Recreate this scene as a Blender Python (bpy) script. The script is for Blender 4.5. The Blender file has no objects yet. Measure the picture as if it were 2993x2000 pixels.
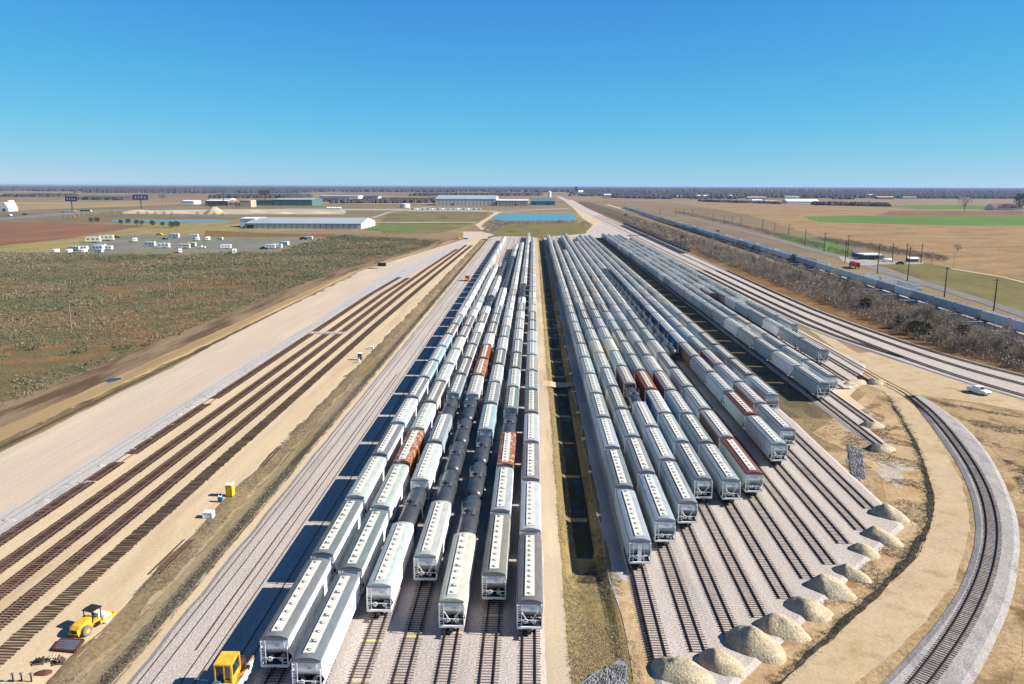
import bpy, math, random
import numpy as np
from mathutils import Matrix, Vector, noise as mnoise

random.seed(7); rng = np.random.default_rng(7)
R = math.radians
S = bpy.context.scene
COL = S.collection

# ------------------------------------------------------------------ camera, sky, sun, exposure
cam = bpy.data.cameras.new('camera'); camo = bpy.data.objects.new('camera', cam); COL.objects.link(camo)
cam.sensor_fit = 'HORIZONTAL'; cam.sensor_width = 36; cam.lens = 28.0254
rows = [[0.9996521, -0.0070722, 0.0254106], [0.0262962, 0.1921482, -0.9810135], [0.0020553, 0.9813404, 0.1922673]]
camo.matrix_world = Matrix(((*rows[0], 0), (*rows[1], 0), (*rows[2], 54.0), (0, 0, 0, 1)))
cam.clip_start = 1; cam.clip_end = 150000
S.camera = camo
SUN_EL, SUN_AZ = 34.0, 95.0          # azimuth clockwise from +Y: the sun stands to the right, a little behind
W = bpy.data.worlds.new('World'); S.world = W; W.use_nodes = True
wn = W.node_tree.nodes; wl = W.node_tree.links
sky = wn.new('ShaderNodeTexSky'); sky.sky_type = 'NISHITA'; sky.sun_disc = False
sky.sun_elevation = R(SUN_EL); sky.sun_rotation = R(SUN_AZ)
sky.altitude = 4000; sky.air_density = 1.0; sky.dust_density = 0.0; sky.ozone_density = 1.0
bg = wn['Background']; bg.inputs['Strength'].default_value = 0.068
sp_ = wn.new('ShaderNodeSeparateColor'); cb_ = wn.new('ShaderNodeCombineColor'); wl.new(sky.outputs[0], sp_.inputs[0])
def mth(op, a, b):                     # deep polarised blue over the whole sky: one tone curve per channel
    o = wn.new('ShaderNodeMath'); o.operation = op
    for i_, v in ((0, a), (1, b)):
        if isinstance(v, (int, float)): o.inputs[i_].default_value = v
        else: wl.new(v, o.inputs[i_])
    return o.outputs[0]
wl.new(mth('ADD', mth('MULTIPLY', mth('POWER', sp_.outputs[0], 1.45), .16), .17), cb_.inputs[0])
g2 = mth('POWER', sp_.outputs[1], 1.5)
wl.new(mth('MULTIPLY', mth('DIVIDE', g2, mth('ADD', g2, 6.6)), 6.25), cb_.inputs[1])
b2 = mth('POWER', sp_.outputs[2], 3.0)
wl.new(mth('MULTIPLY', mth('DIVIDE', b2, mth('ADD', b2, 12.0)), 6.35), cb_.inputs[2])
wl.new(cb_.outputs[0], bg.inputs['Color'])
sl = bpy.data.lights.new('sun', 'SUN'); sl.energy = 5.0; sl.angle = R(0.53); sl.color = (1.0, .95, .87)
so = bpy.data.objects.new('sun', sl); COL.objects.link(so)
az, el = R(SUN_AZ), R(SUN_EL)
sd = Vector((math.sin(az) * math.cos(el), math.cos(az) * math.cos(el), math.sin(el)))
so.rotation_euler = sd.to_track_quat('Z', 'Y').to_euler(); so.location = (300, -100, 300)
S.view_settings.view_transform = 'Standard'; S.view_settings.look = 'None'
S.view_settings.gamma = 1; S.view_settings.use_curve_mapping = False
S.view_settings.exposure = 0.95
S.render.engine = 'CYCLES'
S.cycles.max_bounces = 5; S.cycles.diffuse_bounces = 2; S.cycles.glossy_bounces = 2
S.cycles.transmission_bounces = 2; S.cycles.volume_bounces = 0; S.cycles.transparent_max_bounces = 4

# ------------------------------------------------------------------ materials
def lin(c):
    return tuple(((v / 255 + .055) / 1.055) ** 2.4 if v > 10 else v / 255 / 12.92 for v in c)
def A(r, g, b, k=.60):               # albedo of a surface seen sunlit with this colour
    return tuple(v * k for v in lin((r, g, b)))
class N:
    def __init__(s, name):
        s.m = bpy.data.materials.new(name); s.m.use_nodes = True
        s.t = s.m.node_tree; s.b = s.t.nodes['Principled BSDF']
        s.geo = None
    def n(s, typ, **kw):
        o = s.t.nodes.new(typ)
        for k, v in kw.items(): setattr(o, k, v)
        return o
    def pos(s, scale=(1, 1, 1)):
        if s.geo is None: s.geo = s.n('ShaderNodeNewGeometry')
        mp = s.n('ShaderNodeVectorMath', operation='MULTIPLY'); mp.inputs[1].default_value = scale
        s.t.links.new(s.geo.outputs['Position'], mp.inputs[0]); return mp.outputs[0]
    def obj(s, scale=(1, 1, 1)):
        tc = s.n('ShaderNodeTexCoord'); mp = s.n('ShaderNodeVectorMath', operation='MULTIPLY'); mp.inputs[1].default_value = scale
        s.t.links.new(tc.outputs['Object'], mp.inputs[0]); return mp.outputs[0]
    def noise(s, vec, scale, detail=4, rough=.55, lo=.3, hi=.7):
        o = s.n('ShaderNodeTexNoise'); o.inputs['Scale'].default_value = scale; o.inputs['Detail'].default_value = detail
        o.inputs['Roughness'].default_value = rough; s.t.links.new(vec, o.inputs['Vector'])
        r = s.n('ShaderNodeMapRange'); r.inputs[1].default_value = lo; r.inputs[2].default_value = hi
        s.t.links.new(o.outputs[0], r.inputs[0]); return r.outputs[0]
    def mix(s, f, a, b, mode='MIX'):
        o = s.n('ShaderNodeMix', data_type='RGBA', blend_type=mode)
        for i, v in ((0, f), (6, a), (7, b)):
            if isinstance(v, (int, float)): o.inputs[i].default_value = v
            elif isinstance(v, tuple): o.inputs[i].default_value = (*v, 1) if len(v) == 3 else v
            else: s.t.links.new(v, o.inputs[i])
        return o.outputs[2]
    def val(s, f, lo, hi):           # a grey multiplier from a factor
        r = s.n('ShaderNodeMapRange'); r.inputs[3].default_value = lo; r.inputs[4].default_value = hi
        s.t.links.new(f, r.inputs[0])
        c = s.n('ShaderNodeCombineColor')
        for i in range(3): s.t.links.new(r.outputs[0], c.inputs[i])
        return c.outputs[0]
    def done(s, col, rough=.9, spec=.2, metal=0, bump=None, bd=.05):
        if isinstance(col, tuple): s.b.inputs['Base Color'].default_value = (*col, 1)
        else: s.t.links.new(col, s.b.inputs['Base Color'])
        s.b.inputs['Roughness'].default_value = rough; s.b.inputs['Specular IOR Level'].default_value = spec
        s.b.inputs['Metallic'].default_value = metal
        if bump is not None:
            bp = s.n('ShaderNodeBump'); bp.inputs['Strength'].default_value = .7; bp.inputs['Distance'].default_value = bd
            s.t.links.new(bump, bp.inputs['Height']); s.t.links.new(bp.outputs[0], s.b.inputs['Normal'])
        return s.m
def flat(name, col, rough=.7, spec=.3, metal=0, var=.12, sc=2.0):
    k = N(name); f = k.noise(k.obj(), sc)
    return k.done(k.mix(1.0, col, k.val(f, 1 - var, 1 + var), 'MULTIPLY'), rough, spec, metal)
def ground_mat(name, c1, c2, c3=None, big=.03, mid=.35, fine=3.0, stretch=1.0, fvar=.22, mvar=.12, bd=.04, c3lo=.52, rut=0):
    k = N(name)
    p = k.pos((1, stretch, 1)); q = k.pos()
    col = k.mix(k.noise(p, big, 5), c1, c2)
    if c3: col = k.mix(k.noise(p, mid * .6, 5, .6, c3lo, c3lo + .14), col, c3)
    col = k.mix(1.0, col, k.val(k.noise(p, mid, 5, .65), 1 - mvar, 1 + mvar), 'MULTIPLY')
    if rut: col = k.mix(1.0, col, k.val(k.noise(k.pos((1, .012, 1)), .9, 4, .6), 1 - rut, 1 + rut * .7), 'MULTIPLY')
    f = k.noise(q, fine, 3, .7)
    col = k.mix(1.0, col, k.val(f, 1 - fvar, 1 + fvar), 'MULTIPLY')
    return k.done(col, .95, .1, 0, f, bd)

MAT = {}
MAT['ballast'] = ground_mat('ballast', A(222, 208, 195), A(212, 199, 188), A(198, 188, 180), .05, .5, 3.5, .08, .3, .09, .06, .55, .06)
MAT['ballast_new'] = ground_mat('grey_ballast', A(192, 184, 178), A(202, 194, 186), A(168, 162, 158), .06, .5, 3.5, .3, .3, .12, .06, .52)
MAT['sand'] = ground_mat('sand', A(240, 215, 176), A(233, 206, 166), A(222, 194, 156), .03, .25, 2.0, .12, .10, .07, .02, .53, .07)
MAT['pink_sand'] = ground_mat('pink_sand', A(230, 207, 180), A(224, 203, 180), A(234, 212, 182), .02, .2, 2.0, .10, .09, .06, .02, .53, .06)
MAT['gravel'] = ground_mat('light_gravel', A(208, 201, 194), A(216, 208, 200), A(186, 180, 174), .05, .35, 4.0, .3, .2, .07, .05, .57)
MAT['haul'] = ground_mat('haul_road_sand', A(224, 198, 160), A(214, 186, 146), A(200, 170, 130), .06, .4, 2.0, 1, .1, .09, .03, .53)
MAT['road_dirt'] = ground_mat('dirt_track', A(226, 206, 176), A(216, 192, 156), A(200, 172, 136), .05, .6, 2.5, .04, .1, .08, .02, .53)
MAT['mud'] = ground_mat('mud', A(142, 116, 90), A(172, 148, 116), A(112, 88, 66), .05, .22, 1.4, .12, .2, .15, .06, .47)
MAT['sand_road'] = ground_mat('yellow_sand_road', A(196, 166, 118), A(180, 152, 112), A(160, 132, 96), .04, .25, 2.0, .06, .12, .1, .03, .52)
MAT['drain'] = ground_mat('drain_soil', A(128, 110, 82), A(112, 98, 74), A(92, 80, 60), .08, .5, 1.5, .2, .25, .2, .1, .5)
MAT['bank_dark'] = ground_mat('shade_toned_bank_soil', A(112, 98, 80), A(84, 76, 64), A(64, 58, 50), .1, .7, 2.0, 1, .35, .25, .12, .46)  # weedy bank soil, darkened to stand in for the raised bank's shade
MAT['scrub_soil'] = ground_mat('scrub_soil', A(138, 116, 82), A(104, 104, 68), A(164, 112, 76), .018, .1, .8, 1, .3, .2, .1, .52)
MAT['ditch_grass'] = ground_mat('ditch_grass', A(146, 126, 98), A(128, 112, 86), A(166, 146, 116), .06, .3, 1.6, .12, .3, .2, .1, .52)
MAT['ditch_silt'] = ground_mat('ditch_silt', A(176, 158, 128), A(160, 140, 106), A(150, 128, 84), .06, .4, 1.6, .08, .2, .15, .05, .5)
MAT['olive_grass'] = ground_mat('olive_grass', A(170, 148, 100), A(150, 130, 84), A(192, 166, 118), .06, .3, 1.6, .12, .3, .2, .1, .54)
MAT['dry_grass'] = ground_mat('dry_grass', A(206, 178, 134), A(180, 150, 108), A(142, 114, 78), .07, .3, 1.3, .6, .3, .22, .08, .52)
MAT['orange_earth'] = ground_mat('orange_earth', A(206, 168, 122), A(218, 192, 150), A(178, 134, 88), .06, .2, 1.2, 1, .18, .14, .08, .52)
MAT['brown_verge'] = ground_mat('brown_verge', A(150, 112, 70), A(132, 104, 66), A(160, 132, 88), .05, .3, 1.4, .3, .28, .18, .1, .52)
MAT['gap_grass'] = ground_mat('gap_grass', A(128, 112, 84), A(108, 96, 74), A(150, 130, 98), .05, .3, 1.4, .2, .28, .18, .1, .52)
MAT['tan_field'] = ground_mat('tan_field', A(186, 152, 108), A(172, 140, 98), A(152, 122, 86), .006, .03, .22, 1.6, .26, .22, .1, .52)
MAT['red_field'] = ground_mat('red_field', A(160, 112, 86), A(146, 106, 80), A(132, 100, 72), .008, .03, .3, .25, .2, .16, .1, .55)
MAT['green_field'] = ground_mat('green_field', A(116, 146, 66), A(104, 136, 60), A(132, 150, 78), .006, .03, .3, .4, .1, .08, .1, .6)
MAT['lawn'] = ground_mat('lawn', A(122, 138, 78), A(112, 126, 70), A(132, 128, 80), .008, .04, .3, .5, .2, .16, .1, .52)
MAT['olive_field'] = ground_mat('olive_field', A(144, 132, 82), A(130, 122, 74), A(118, 104, 70), .008, .04, .3, .4, .26, .2, .1, .53)
MAT['yellow_field'] = ground_mat('yellow_field', A(176, 158, 104), A(160, 144, 92), A(150, 126, 84), .008, .04, .3, .4, .24, .2, .1, .53)
MAT['grey_lot'] = ground_mat('gravel_lot', A(148, 144, 132), A(136, 134, 122), A(140, 140, 96), .02, .05, .4, .4, .16, .14, .05, .47)
MAT['pale_dirt'] = ground_mat('pale_dirt', A(222, 202, 174), A(206, 184, 156), A(190, 166, 140), .02, .06, .4, .4, .12, .1, .05, .53)
MAT['asphalt'] = ground_mat('asphalt', A(150, 146, 142), A(140, 136, 134), A(160, 154, 150), .02, .2, 2.5, .2, .1, .06, .02, .55)
MAT['concrete'] = ground_mat('concrete', A(196, 190, 178), A(186, 180, 168), A(176, 170, 160), .02, .2, 2.5, 1, .1, .06, .02, .55)
MAT['riprap'] = ground_mat('riprap_stone', A(176, 174, 172), A(150, 150, 152), A(120, 120, 124), .3, .9, 2.2, 1, .35, .2, .15, .5)
MAT['pile'] = ground_mat('pile_limestone', A(230, 212, 178), A(220, 200, 166), A(198, 182, 152), .25, .9, 3.5, 1, .32, .14, .12, .5)
MAT['dark_pile'] = ground_mat('pile_dark_gravel', A(120, 114, 112), A(104, 100, 98), A(140, 132, 124), .2, .8, 5, 1, .3, .1, .1, .55)
MAT['white_gravel'] = ground_mat('white_gravel', A(222, 210, 190), A(200, 184, 158), A(160, 140, 110), .1, .5, 2.5, 1, .25, .15, .1, .5)
def far_ground():
    k = N('farmland')
    q = k.pos()
    v = k.n('ShaderNodeTexVoronoi', distance='CHEBYCHEV'); v.inputs['Scale'].default_value = .0011
    mp = k.n('ShaderNodeMapping'); mp.inputs['Rotation'].default_value = (0, 0, .12)
    k.t.links.new(q, mp.inputs[0]); k.t.links.new(mp.outputs[0], v.inputs['Vector'])
    sp = k.n('ShaderNodeSeparateColor'); k.t.links.new(v.outputs['Color'], sp.inputs[0])
    cr = k.n('ShaderNodeValToRGB'); k.t.links.new(sp.outputs[0], cr.inputs[0])
    el = cr.color_ramp.elements
    cols = [A(186, 158, 116), A(168, 142, 106), A(150, 128, 98), A(140, 124, 92), A(176, 148, 108), A(122, 116, 82)]
    el[0].color = (*cols[0], 1); el[1].position = .99; el[1].color = (*cols[-1], 1)
    for i in range(1, 5):
        e = el.new(i / 5); e.color = (*cols[i], 1)
    col = k.mix(1.0, cr.outputs[0], k.val(k.noise(q, .004, 6, .65), .8, 1.2), 'MULTIPLY')
    col = k.mix(1.0, col, k.val(k.noise(q, .06, 5, .65), .85, 1.15), 'MULTIPLY')
    f = k.noise(q, .8, 3, .7); col = k.mix(1.0, col, k.val(f, .85, 1.15), 'MULTIPLY')
    sx = k.n('ShaderNodeSeparateXYZ'); k.t.links.new(q, sx.inputs[0])           # woodland soil under the far woods
    mr = k.n('ShaderNodeMapRange'); mr.inputs[1].default_value = 6600; mr.inputs[2].default_value = 9500; mr.inputs[4].default_value = .9; k.t.links.new(sx.outputs[1], mr.inputs[0])
    col = k.mix(mr.outputs[0], col, (.085, .07, .07))
    return k.done(col, .95, .1)
MAT['far'] = far_ground()
MAT['forest'] = ground_mat('woodland_soil', A(110, 94, 88), A(96, 84, 84), A(140, 118, 100), .004, .02, .2, .5, .2, .2, .1, .55)
def water(name, col, rough=.08):
    k = N(name); f = k.noise(k.pos(), 1.2, 3)
    return k.done(k.mix(1.0, col, k.val(f, .9, 1.1), 'MULTIPLY'), rough, .5, 0, f, .01)
MAT['pond'] = water('pond_water', A(100, 168, 184, .6), .5)
def swamp():
    k = N('ditch_shade_water'); p = k.pos((1, .35, 1)); f = k.noise(p, .5, 5, .65, .38, .56)
    col = k.mix(f, (.012, .02, .024), (.03, .028, .012)); k.done(col, .2, .10)  # water and weedy soil, near black so the colour holds the ditch's shadow
    rr = k.n('ShaderNodeMapRange'); rr.inputs[3].default_value = .42; rr.inputs[4].default_value = .98; k.t.links.new(f, rr.inputs[0]); k.t.links.new(rr.outputs[0], k.b.inputs['Roughness'])
    return k.m
MAT['ditch_shade_water'] = swamp()
MAT['puddle'] = water('puddle_water', A(84, 92, 120, .4), .35)

def paint(name, rough=.55, roofy=False, attr=None):
    """Weathered car paint: the object's own colour, rain streaks, grime and rust (the colour's alpha sets the rust)."""
    k = N(name)
    if attr:
        at = k.n('ShaderNodeAttribute', attribute_name=attr); c, a = at.outputs['Color'], at.outputs['Alpha']
    else:
        oi = k.n('ShaderNodeObjectInfo'); c, a = oi.outputs['Color'], oi.outputs['Alpha']
    q = k.pos((1, 1, .12)) if not roofy else k.pos((1, .3, 1))
    f = k.noise(q, 1.6, 5, .6); g = k.noise(k.pos(), .45, 4)
    col = k.mix(1.0, c, k.val(f, .80, 1.06), 'MULTIPLY')
    col = k.mix(1.0, col, k.val(g, .92, 1.05), 'MULTIPLY')
    rn = k.n('ShaderNodeTexNoise'); rn.inputs['Scale'].default_value = .8; rn.inputs['Detail'].default_value = 6; rn.inputs['Roughness'].default_value = .7
    k.t.links.new(k.pos(), rn.inputs['Vector'])
    ad = k.n('ShaderNodeMath', operation='SUBTRACT'); k.t.links.new(a, ad.inputs[0]); ad.inputs[1].default_value = .5
    sm = k.n('ShaderNodeMath', operation='ADD'); k.t.links.new(ad.outputs[0], sm.inputs[0]); k.t.links.new(rn.outputs[0], sm.inputs[1])
    mr = k.n('ShaderNodeMapRange'); mr.inputs[1].default_value = .46; mr.inputs[2].default_value = .56
    k.t.links.new(sm.outputs[0], mr.inputs[0])
    rust = k.mix(k.noise(k.pos(), 2.5, 4), (.16, .035, .012), (.30, .11, .045))
    col = k.mix(mr.outputs[0], col, rust)
    return k.done(col, rough, .15)
MAT['paint'] = paint('car_paint', .65); MAT['roof_paint'] = paint('roof_paint', .6, True)
def far_roof(name, attr=None):
    k = N(name)
    c = k.n('ShaderNodeAttribute', attribute_name=attr).outputs['Color'] if attr else k.n('ShaderNodeObjectInfo').outputs['Color']
    col = k.mix(.62, c, (.30, .31, .30))
    col = k.mix(1.0, col, k.val(k.noise(k.pos((1, .5, 1)), 1.1, 5, .7), .55, 1.3), 'MULTIPLY')
    return k.done(col, .8, .1)
MAT['roof_dist'] = far_roof('roof_paint_distant'); MAT['roof_far'] = far_roof('roof_paint_far', 'car_color')
MAT['far_paint'] = paint('car_paint_distant', .55, False, 'car_color')
MAT['walk'] = flat('galvanised_walkway', (.60, .575, .50), .8, .2, 0, .16, .8)
MAT['hatch'] = flat('hatch_lid', (.52, .51, .47), .6, .3)
MAT['dark'] = flat('black_underframe', (.022, .021, .020), .7, .2)
MAT['steel'] = flat('grey_steel', (.42, .44, .45), .55, .3); MAT['pale_steel'] = flat('pale_frame_paint', (.72, .72, .69), .6, .3); MAT['panel'] = flat('end_panel_paint', (.66, .67, .66), .6, .3)
MAT['bogie'] = flat('dirty_iron', (.035, .028, .023), .8, .2)
MAT['tank'] = flat('black_tank_paint', (.045, .047, .05), .38, .5, 0, .35, .5)
MAT['tank_top'] = flat('grey_platform', (.12, .12, .12), .6, .3)
MAT['rail'] = flat('rusty_rail', (.055, .032, .024), .6, .3)
MAT['rail_new'] = flat('brown_rail', (.10, .052, .040), .6, .3)
MAT['rail_shine'] = flat('grey_rail', (.16, .15, .15), .5, .4)
def tie_mat(name, c):
    k = N(name); oi = k.n('ShaderNodeObjectInfo')
    col = k.mix(1.0, c, k.val(oi.outputs['Random'], .65, 1.3), 'MULTIPLY')
    col = k.mix(1.0, col, k.val(k.noise(k.pos((1, 6, 1)), 2, 4), .75, 1.25), 'MULTIPLY')
    return k.done(col, .9, .1)
MAT['tie'] = tie_mat('dark_tie', (.075, .055, .045)); MAT['tie_new'] = tie_mat('brown_tie', (.105, .068, .052))
MAT['tie_old'] = tie_mat('grey_brown_tie', (.125, .095, .078)); MAT['tie_loose'] = tie_mat('loose_brown_tie', (.125, .085, .06))
MAT['yellow'] = flat('machine_yellow', (.72, .38, .03), .6, .3, 0, .28, 1.4)
MAT['orange'] = flat('dull_orange', (.55, .27, .06), .6, .3)
MAT['yellow_tie'] = flat('yellow_paint', (.62, .55, .10), .8, .2)
MAT['black'] = flat('black_rubber', (.02, .02, .02), .85, .2)
MAT['tyre'] = flat('dusty_tyre', (.16, .155, .15), .9, .1)
MAT['white'] = flat('white_paint', (.80, .80, .78), .5, .4, 0, .06)
MAT['cream'] = flat('cream_paint', (.66, .62, .48), .6, .3, 0, .06)
MAT['glass'] = flat('dark_glass', (.02, .03, .04), .1, .6)
MAT['redbrown'] = flat('red_brown_paint', (.105, .04, .028), .7, .2)
MAT['brightred'] = flat('red_paint', (.42, .05, .05), .6, .3)
MAT['greypl'] = flat('grey_plastic', (.10, .11, .13), .6, .3)
MAT['bluepl'] = flat('blue_plastic', (.03, .13, .22), .6, .3)
MAT['yellowpl'] = flat('yellow_plastic', (.80, .50, .02), .6, .3)
MAT['roofmetal'] = flat('grey_metal_roof', (.30, .34, .36), .6, .3, .0, .08, .05)
MAT['wallmetal'] = flat('pale_metal_wall', (.52, .55, .53), .6, .3, 0, .06, .1)
MAT['wallbeige'] = flat('beige_metal_wall', (.62, .59, .52), .7, .2, 0, .08, .05); MAT['walldim'] = flat('dim_metal_wall', (.40, .375, .32), .7, .2, 0, .1, .05)
MAT['wallwhite'] = flat('white_wall', (.78, .78, .76), .6, .3, 0, .05, .1)
MAT['walldark'] = flat('dark_trim', (.05, .055, .06), .7, .2)
MAT['blueroof'] = flat('blue_sheet', (.05, .16, .25), .6, .3, 0, .12, .1)
MAT['greenwall'] = flat('green_sheet', (.075, .15, .14), .6, .3, 0, .1, .1)
MAT['brick'] = flat('brown_brick', (.20, .12, .10), .8, .1, 0, .1, .3)
MAT['tanwall'] = flat('tan_wall', (.46, .36, .25), .8, .1, 0, .08, .2)
MAT['sandheap'] = flat('sand_heap', (.56, .44, .31), .9, .1, 0, .15, .2)
MAT['purple'] = flat('purple_board', (.10, .07, .22), .7, .2); MAT['darkboard'] = flat('dark_board', (.05, .05, .06), .7, .2)
MAT['pole'] = flat('wooden_pole', (.06, .05, .042), .9, .1); MAT['pole_pale'] = flat('pale_pole', (.24, .22, .19), .9, .1)
MAT['bark'] = flat('grey_bark', (.15, .125, .10), .9, .1)
def leaf(name, c1, c2, c3=None, big=.03):
    k = N(name); gi = k.pos()
    col = k.mix(k.noise(gi, big, 4, .6, .38, .62), c1, c2)
    if c3: col = k.mix(k.noise(gi, big * .6, 4, .6, .54, .64), col, c3)
    col = k.mix(1.0, col, k.val(k.noise(gi, 1.1, 3, .7), .65, 1.3), 'MULTIPLY')
    return k.done(col, .9, .1)
MAT['twig'] = leaf('bare_twigs', (.34, .285, .225), (.275, .235, .185), (.35, .27, .205), .02)
MAT['evergreen'] = leaf('evergreen_leaves', (.035, .045, .022), (.05, .055, .026), None, .2)
MAT['bush'] = leaf('bush_leaves', (.085, .095, .055), (.11, .11, .065), None, .2)
MAT['scrub'] = leaf('scrub_leaves', (.235, .195, .12), (.115, .132, .072), (.255, .165, .10), .014)
MAT['tuft'] = leaf('grass_tufts', (.25, .21, .155), (.19, .165, .12), (.33, .275, .20), .08)
MAT['tuft_olive'] = leaf('olive_tufts', (.40, .33, .20), (.33, .275, .16), (.46, .385, .25), .08)
MAT['weed'] = leaf('dark_weeds', (.13, .11, .085), (.09, .08, .06), None, .3)
MAT['under'] = leaf('thicket_brush', (.30, .24, .18), (.24, .20, .145), (.31, .22, .155), .02)
MAT['wood'] = leaf('distant_wood', (.078, .060, .062), (.058, .054, .048), (.10, .072, .074), .0012)
MAT['wood_dark'] = leaf('distant_dark_wood', (.055, .052, .046), (.07, .06, .055), None, .004)

# ------------------------------------------------------------------ mesh builder
class MB:
    def __init__(s): s.v = []; s.f = []; s.mi = []; s.mats = []
    def mid(s, m):
        if m not in s.mats: s.mats.append(m)
        return s.mats.index(m)
    def add(s, vs, fs, m):
        o = len(s.v); i = s.mid(m); s.v += [tuple(q) for q in vs]
        for f in fs: s.f.append(tuple(o + j for j in f)); s.mi.append(i)
    def box(s, x0, x1, y0, y1, z0, z1, m):
        s.add([(x0, y0, z0), (x1, y0, z0), (x1, y1, z0), (x0, y1, z0), (x0, y0, z1), (x1, y0, z1), (x1, y1, z1), (x0, y1, z1)],
              [(3, 2, 1, 0), (4, 5, 6, 7), (0, 1, 5, 4), (1, 2, 6, 5), (2, 3, 7, 6), (3, 0, 4, 7)], m)
    def bar(s, a, b, w, m, h=None):
        a, b = Vector(a), Vector(b); d = (b - a); L = d.length
        if L < 1e-6: return
        d /= L; up = Vector((0, 0, 1)) if abs(d.z) < .95 else Vector((0, 1, 0))
        u = d.cross(up).normalized() * (w / 2); t = u.cross(d).normalized() * ((h or w) / 2)
        vs = [a - u - t, a + u - t, a + u + t, a - u + t, b - u - t, b + u - t, b + u + t, b - u + t]
        s.add(vs, [(0, 1, 2, 3), (7, 6, 5, 4), (0, 4, 5, 1), (1, 5, 6, 2), (2, 6, 7, 3), (3, 7, 4, 0)], m)
    def tube(s, a, b, r0, r1, n, m, caps=True):
        a, b = Vector(a), Vector(b); d = (b - a).normalized()
        up = Vector((0, 0, 1)) if abs(d.z) < .95 else Vector((1, 0, 0))
        u = d.cross(up).normalized(); t = u.cross(d)
        vs = []
        for c, r in ((a, r0), (b, r1)):
            for i in range(n):
                g = 2 * math.pi * i / n; vs.append(c + u * math.cos(g) * r + t * math.sin(g) * r)
        fs = [(i, (i + 1) % n, n + (i + 1) % n, n + i) for i in range(n)]
        if caps: fs += [tuple(range(n - 1, -1, -1)), tuple(range(n, 2 * n))]
        s.add(vs, fs, m)
    def lathe(s, prof, n, m, axis='Z', c=(0, 0, 0)):     # prof: (radius, along)
        vs = []
        for r, h in prof:
            for i in range(n):
                g = 2 * math.pi * i / n; p, q = r * math.cos(g), r * math.sin(g)
                v = {'Z': (p, q, h), 'Y': (p, h, q), 'X': (h, p, q)}[axis]
                vs.append((v[0] + c[0], v[1] + c[1], v[2] + c[2]))
        fs = []
        for k in range(len(prof) - 1):
            for i in range(n):
                j = (i + 1) % n; fs.append((k * n + i, k * n + j, (k + 1) * n + j, (k + 1) * n + i))
        fs += [tuple(range(n - 1, -1, -1)), tuple(range((len(prof) - 1) * n, len(prof) * n))]
        s.add(vs, fs, m)
    def prism(s, prof, x0, x1, m):       # prof in (y, z) extruded along x
        n = len(prof)
        vs = [(x0, p[0], p[1]) for p in prof] + [(x1, p[0], p[1]) for p in prof]
        s.add(vs, [(i, (i + 1) % n, n + (i + 1) % n, n + i) for i in range(n)] + [tuple(range(n - 1, -1, -1)), tuple(range(n, 2 * n))], m)
    def prismy(s, prof, y0, y1, m):      # prof in (x, z) extruded along y
        n = len(prof)
        vs = [(p[0], y0, p[1]) for p in prof] + [(p[0], y1, p[1]) for p in prof]
        s.add(vs, [(i, (i + 1) % n, n + (i + 1) % n, n + i) for i in range(n)] + [tuple(range(n - 1, -1, -1)), tuple(range(n, 2 * n))], m)
    def mesh(s, name, smooth=False):
        me = bpy.data.meshes.new(name); me.from_pydata(s.v, [], s.f)
        for m in s.mats: me.materials.append(m)
        if len(s.mats) > 1: me.polygons.foreach_set('material_index', s.mi)
        if smooth: me.polygons.foreach_set('use_smooth', [True] * len(s.f))
        me.update(); return me
def put(name, me, parent=None, loc=(0, 0, 0), rz=0, label=None, cat=None, group=None, kind=None, color=None):
    o = bpy.data.objects.new(name, me); COL.objects.link(o); o.location = loc
    if rz: o.rotation_euler = (0, 0, rz)
    if parent is not None: o.parent = parent
    if label: o['label'] = label
    if cat: o['category'] = cat
    if group: o['group'] = group
    if kind: o['kind'] = kind
    if color: o.color = color
    return o
def thing(name, label, cat, loc=(0, 0, 0), rz=0, group=None):
    o = put(name, None, None, loc, rz, label, cat, group); o.empty_display_size = .5; return o
def dup(root, loc, rz=0, label=None, group=None, scale=None):
    r = root.copy(); COL.objects.link(r); r.location = loc; r.rotation_euler = (0, 0, rz)
    if label: r['label'] = label
    if group: r['group'] = group
    if scale: r.scale = (scale,) * 3 if not isinstance(scale, tuple) else scale
    for ch in root.children:
        c = ch.copy(); COL.objects.link(c); c.parent = r
        for g in ch.children:
            e = g.copy(); COL.objects.link(e); e.parent = c
    return r
ORD = ['nearest', 'second', 'third', 'fourth', 'fifth', 'sixth', 'seventh', 'eighth', 'ninth', 'tenth', 'eleventh', 'twelfth', 'thirteenth',
       'fourteenth', 'fifteenth', 'sixteenth', 'seventeenth', 'eighteenth', 'nineteenth', 'twentieth', 'twenty-first', 'twenty-second',
       'twenty-third', 'twenty-fourth', 'twenty-fifth', 'twenty-sixth', 'twenty-seventh', 'twenty-eighth', 'twenty-ninth', 'thirtieth',
       'thirty-first', 'thirty-second', 'thirty-third', 'thirty-fourth', 'thirty-fifth', 'thirty-sixth', 'thirty-seventh', 'thirty-eighth', 'thirty-ninth', 'fortieth']

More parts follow.
